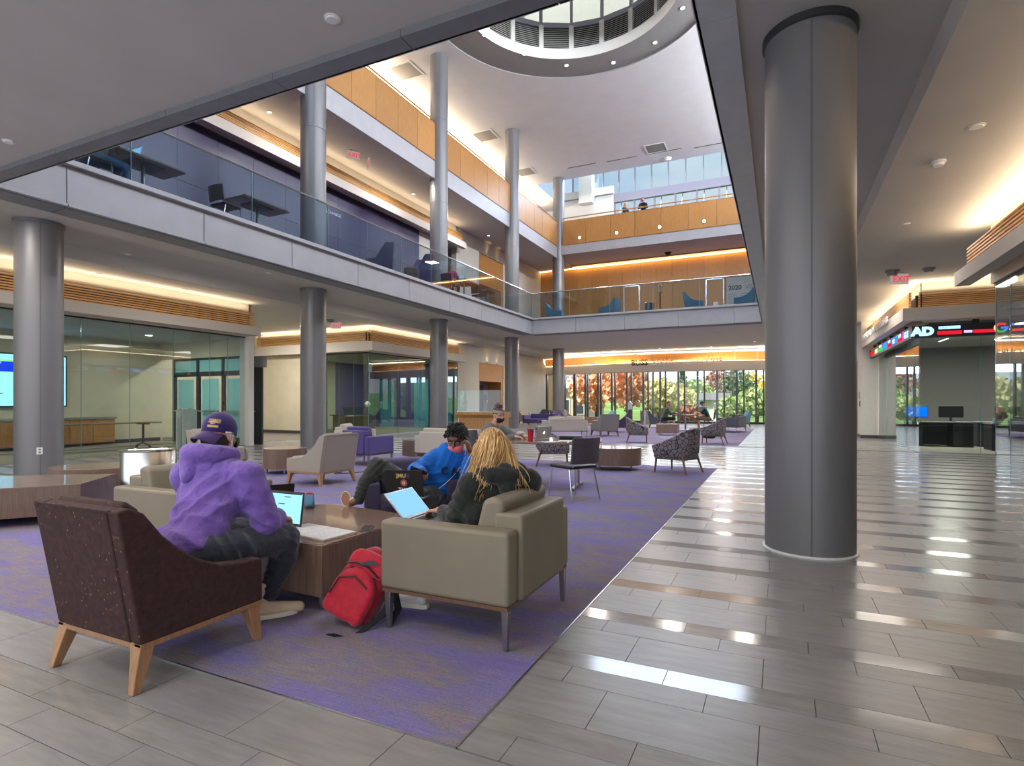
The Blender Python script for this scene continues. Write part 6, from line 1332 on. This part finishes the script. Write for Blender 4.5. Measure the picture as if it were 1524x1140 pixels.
hr=MB(); hr.ball(HC+u*.03-f*.012,(.088,.108,.103),18,12,(r,f,u)); hr.limb(HC-f*.06-r*.03-u*.02,V(-1.62,3.02,.80),.085,.05); hr.limb(HC-f*.05+r*.02,V(-1.50,3.09,.88),.07,.035); hr.limb(HC-r*.07,V(-1.70,3.06,.80),.06,.04)
remesh(hr,'hair',blond0,.008,p3,5)
rn=random.Random(5); A_=[]
for k in range(1700):
    a=rn.uniform(0,2*PI); z=rn.uniform(-.1,1); rad=math.sqrt(max(0,1-z*z)); d=r*math.cos(a)*rad+f*math.sin(a)*rad+u*z
    if d.dot(f)>.6 and z<.5: continue
    b=HC+u*.032-f*.012+r*(d.dot(r)*.09)+f*(d.dot(f)*.11)+u*(d.dot(u)*.106)
    left=rn.random()<.72
    part=HC+u*.14+f*.02
    side=-1 if d.dot(r)<.35 or left else 1
    tgt=(V(-1.66,3.015,rn.uniform(.70,.84)) if side<0 else V(-1.49,3.085,rn.uniform(.76,.86)))+V(rn.gauss(0,.034),rn.gauss(0,.026),rn.gauss(0,.014))
    out=b+d*.018-f*.03-u*.03; mid=b.lerp(tgt,.55)+d*.035+V(rn.gauss(0,.014),rn.gauss(0,.014),0)-f*.035
    st_=part.lerp(b,rn.uniform(.5,1)); A_.append(bez(st_,out,mid,tgt,7))
for k in range(60):
    tgt=V(-1.44,3.11,.82)+V(rn.gauss(0,.035),rn.gauss(0,.03),rn.gauss(-.02,.03)); A_.append(bez(HC-f*.1+r*.03-u*.02,HC-f*.14+r*.06-u*.08,tgt+V(.03,-.03,.09),tgt,9))
strands(p3,'hair_strands',blond,A_,.0036,.0014,4)
# ---- 4. the woman with the headband at the meeting table
f,r,u=basis((.90,-.38,-.30)); HC=V(-4.08,8.12,1.10); tf,tr,tu=basis((.95,-.25,0))
pel=V(-4.36,8.15,.5); sh=V(-4.2,8.12,.88); sR=V(-4.2,7.95,.86); sL=V(-4.12,8.30,.86); eR=V(-3.98,7.88,.70); wR=V(-3.72,7.98,.77); eL=V(-3.86,8.36,.74); wL=V(-3.66,8.2,.77)
def b4(mb):
    head(mb,HC,f,r,u,1.0,V(-4.14,8.12,.95)); torso(mb,pel,sh,tr,.12,.14,.08,.08); mb.chain([sh,sR,eR,wR],[.055,.045,.038,.028]); mb.chain([sh,sL,eL,wL],[.055,.045,.038,.028]); hand(mb,wR,(1,.15,-.1),(0,0,1),(0,1,0),.4,.92); hand(mb,wL,(1,-.15,-.1),(0,0,1),(0,-1,0),.4,.92)
    mb.chain([V(-4.33,8.05,.5),V(-3.95,8.0,.5),V(-3.95,8.0,.08)],[.075,.055,.036]); mb.chain([V(-4.33,8.25,.5),V(-3.95,8.25,.5),V(-3.95,8.25,.08)],[.075,.055,.036])
p4=person_body('person','person in grey cardigan, headband, bun and black mask at the meeting table','',b4,m_skin2,.008)
def h4(mb): torso(mb,pel,sh,tr,.17,.165,.12,.11,6); mb.limb(sL,sR,.085,.085,14); mb.chain([sR,eR,eR.lerp(wR,.85)],[.085,.07,.05]); mb.chain([sL,eL,eL.lerp(wL,.85)],[.085,.07,.05])
cloth(p4,'cardigan',c_greyk,h4,.014,7,.014,.08)
def t4(mb): mb.chain([V(-4.33,8.05,.5),V(-3.95,8.0,.5),V(-3.95,8.0,.06)],[.1,.075,.05]); mb.chain([V(-4.33,8.25,.5),V(-3.95,8.25,.5),V(-3.95,8.25,.06)],[.1,.075,.05])
cloth(p4,'trousers',c_navy,t4,.018,5,0)
maskpart(p4,HC,f,r,u,bpy.data.materials['black_cotton'],1.05); brownh=P('brown_hair',(92,66,52),.55); hr=MB(); hr.ball(HC+u*.045-f*.022,(.086,.10,.09),18,12,(r,f,u)); hr.ball(HC+u*.155-f*.03,(.055,.055,.045),14,10,(r,f,u)); hr.limb(HC-f*.07+u*.0,HC+u*.14-f*.03,.05,.04); remesh(hr,'hair',brownh,.009,p4,3)
hb=MB(); hb.loft([[HC+u*(.055+dz)-f*.012*dz*10+r*(k*.090*math.cos(a))+f*(k*.104*math.sin(a)-.006+.0*dz)+u*(-.018*math.sin(a)*-1) for a in [2*PI*i/32 for i in range(32)]] for dz,k in((-.022,1.0),(-.0,1.03),(.024,.97))],cap=False); hb.build('headband',P('sage_headband',(166,164,142),.85,bump=.4,bscale=90),p4,smooth='all')
sc_=MB(); 
for k in range(10): a=2*PI*k/10; sc_.ball(HC+u*.135-f*.03+r*(.05*math.cos(a))+f*(.05*math.sin(a)),.017,8,6)
remesh(sc_,'scrunchie',P('plum_scrunchie',(92,52,100),.8),.008,p4,2); face_parts(p4,HC,f,r,u,1.0,brownh)
stp=MB(); stp.limb(eL+V(.05,.0,.02),eL+V(.1,-.04,.02),.078,.074); stp.build('sleeve_stripe',P('cream_stripe',(206,194,172),.85),p4,smooth='all')
# ---- 5. smaller figures
def small(label,base,fd,shirt,pants,skin,hair,mask,seat=True,scale=1.06,lean=.12,cap=None,armz=.72,hairlen=0,sleeves=True,stand=False,shorts=False,face_down=.2):
    f0=Vector((fd[0],fd[1],0)).normalized(); r0=f0.cross(V(0,0,1)); B=Vector(base); s=scale
    def L(fw,si,z): return B+f0*(fw*s)+r0*(si*s)+V(0,0,z*s)
    if stand: pel=L(0,0,.95); sh=L(lean,0,1.38); hc=L(lean+.05,0,1.62); hips=[L(0,q,.92) for q in(-.09,.09)]; kn=[L(.03,q,.5) for q in(-.1,.1)]; an=[L(0,q,.08) for q in(-.1,.1)]; el=[L(lean+.12,q,1.12) for q in(-.24,.24)]; wr=[L(.36,q,1.08) for q in(-.08,.08)]
    else: pel=L(0,0,.5); sh=L(lean,0,.92); hc=L(lean+.08,0,1.17); hips=[L(0,q,.5) for q in(-.1,.1)]; kn=[L(.42,q,.5) for q in(-.14,.14)]; an=[L(.4,q,.08) for q in(-.14,.14)]; el=[L(lean+.16,q,armz-.02) for q in(-.22,.22)]; wr=[L(.48,q,armz+.06) for q in(-.1,.1)]
    ss=[L(lean if not stand else lean,q,(.9 if not stand else 1.36)) for q in(-.17,.17)]
    f,r,u=basis((f0.x,f0.y,-face_down))
    def b(mb):
        head(mb,hc,f,r,u,s,sh+V(0,0,.02)); torso(mb,pel,sh,r0,.12,.14,.08,.08)
        for i in(0,1):
            mb.chain([sh,ss[i],el[i],wr[i]],[.055*s,.048*s,.04*s,.03*s]); hand(mb,wr[i],f0*.9+V(0,0,-.2),(0,0,1),r0*(1 if i==0 else -1),.5,s); mb.chain([hips[i],kn[i],an[i]],[.075*s,.056*s,.038*s]); mb.limb(an[i],an[i]+f0*.16*s-V(0,0,.04*s),.038*s,.03*s)
    o=person_body('person',label,'',b,skin,.014)
    def h(mb):
        torso(mb,pel,sh,r0,.165*s,.165*s,.115*s,.105*s,6); mb.limb(ss[0],ss[1],.085*s,.085*s)
        for i in(0,1): mb.chain([ss[i],el[i],el[i].lerp(wr[i],.85)] if sleeves else [ss[i],ss[i].lerp(el[i],.7)],([.085*s,.066*s,.048*s] if sleeves else [.085*s,.074*s]))
    cloth(o,'top',shirt,h,.02,5,.01,.1)
    def t(mb):
        mb.ball(pel-V(0,0,.03),(.16*s,.16*s,.1*s))
        for i in(0,1): mb.chain([hips[i],kn[i],an[i]] if not shorts else [hips[i],kn[i]],[.1*s,.075*s,.055*s] if not shorts else [.1*s,.085*s])
    cloth(o,'trousers' if not shorts else 'shorts',pants,t,.02,5,.008,.1)
    hr=MB(); hr.ball(hc+u*.05*s-f*.022*s,(.087*s,.1*s,.088*s),14,10,(r,f,u))
    if hairlen: hr.limb(hc-f*.07*s,hc-f*.09*s-u*hairlen*s,.075*s,.055*s)
    if hair: remesh(hr,'hair',hair,.014,o,3)
    if cap:
        cm=MB(); cm.ball(hc+u*.05*s-f*.005*s,(.094*s,.112*s,.092*s),16,10,(r,f,u)); cm.obox(hc+f*.14*s+u*.05*s,r,f,u,.075*s,.06*s,.006*s); cm.build('cap',cap,o,smooth=True)
    if mask: maskpart(o,hc,f,r,u,mask,s*1.05)
    for i in(0,1):
        s1=MB(); s1.limb(an[i]-V(0,0,.03*s),an[i]+f0*.17*s-V(0,0,.045*s),.046*s,.034*s).build('shoe',m_dark,o,smooth=True)
    return o
c_jacket=stdcloth('grey_green_jacket',(78,84,84),.3,20,.01); c_tee=stdcloth('deep_teal_tee',(20,66,72),.3,20,.01); c_khaki=stdcloth('khaki_shorts',(128,112,88),.3,20,.01); c_teal_cap=P('teal_cap',(40,96,112),.8)
small('seated person in grey jacket and pale mask, left of the far round table',(-4.98,27.6,0),(1,.15),c_jacket,stdcloth('dark_shorts',(40,42,48),.3,20,.01),m_skin,P('light_brown_hair',(140,108,80),.6),m_maskblue,shorts=True)
small('seated person in dark teal t-shirt and cap, right of the far round table',(-3.05,28.25,0),(-1,-.2),c_tee,c_khaki,m_skin,None,m_maskblue,cap=c_teal_cap,sleeves=False,shorts=True,face_down=.5,lean=.16)
small('standing person in black leaning on the upper oak railing, red mask',(-7.1,32.75,11.4),(.1,-1),stdcloth('black_jacket',(30,28,40),.3,20,.01),c_navy,m_skin,P('near_black_hair',(34,28,28),.6),P('red_mask',(190,40,70),.8),stand=True,scale=.96,lean=.1)
small('standing person with fair hair behind the upper oak railing',(-8.3,32.95,11.4),(.9,-.4),stdcloth('navy_top',(44,46,60),.3,20,.01),c_navy,m_skin,P('sandy_hair',(170,130,96),.6),None,stand=True,scale=.93,hairlen=.1)
small('person in a pink top with long hair at a mezzanine table',(-11.2,18.2,5.25),(0,1),stdcloth('pink_knit',(206,92,130),.3,20,.01),c_navy,m_skin,P('brown_long_hair',(104,78,66),.6),None,hairlen=.26,scale=1.0)
small('person in jeans and tan jacket at the nearest mezzanine table',(-11.3,6.12,5.25),(.0,1),stdcloth('tan_jacket',(150,132,96),.3,20,.01),c_jean,m_skin,brownh,None,scale=1.0)
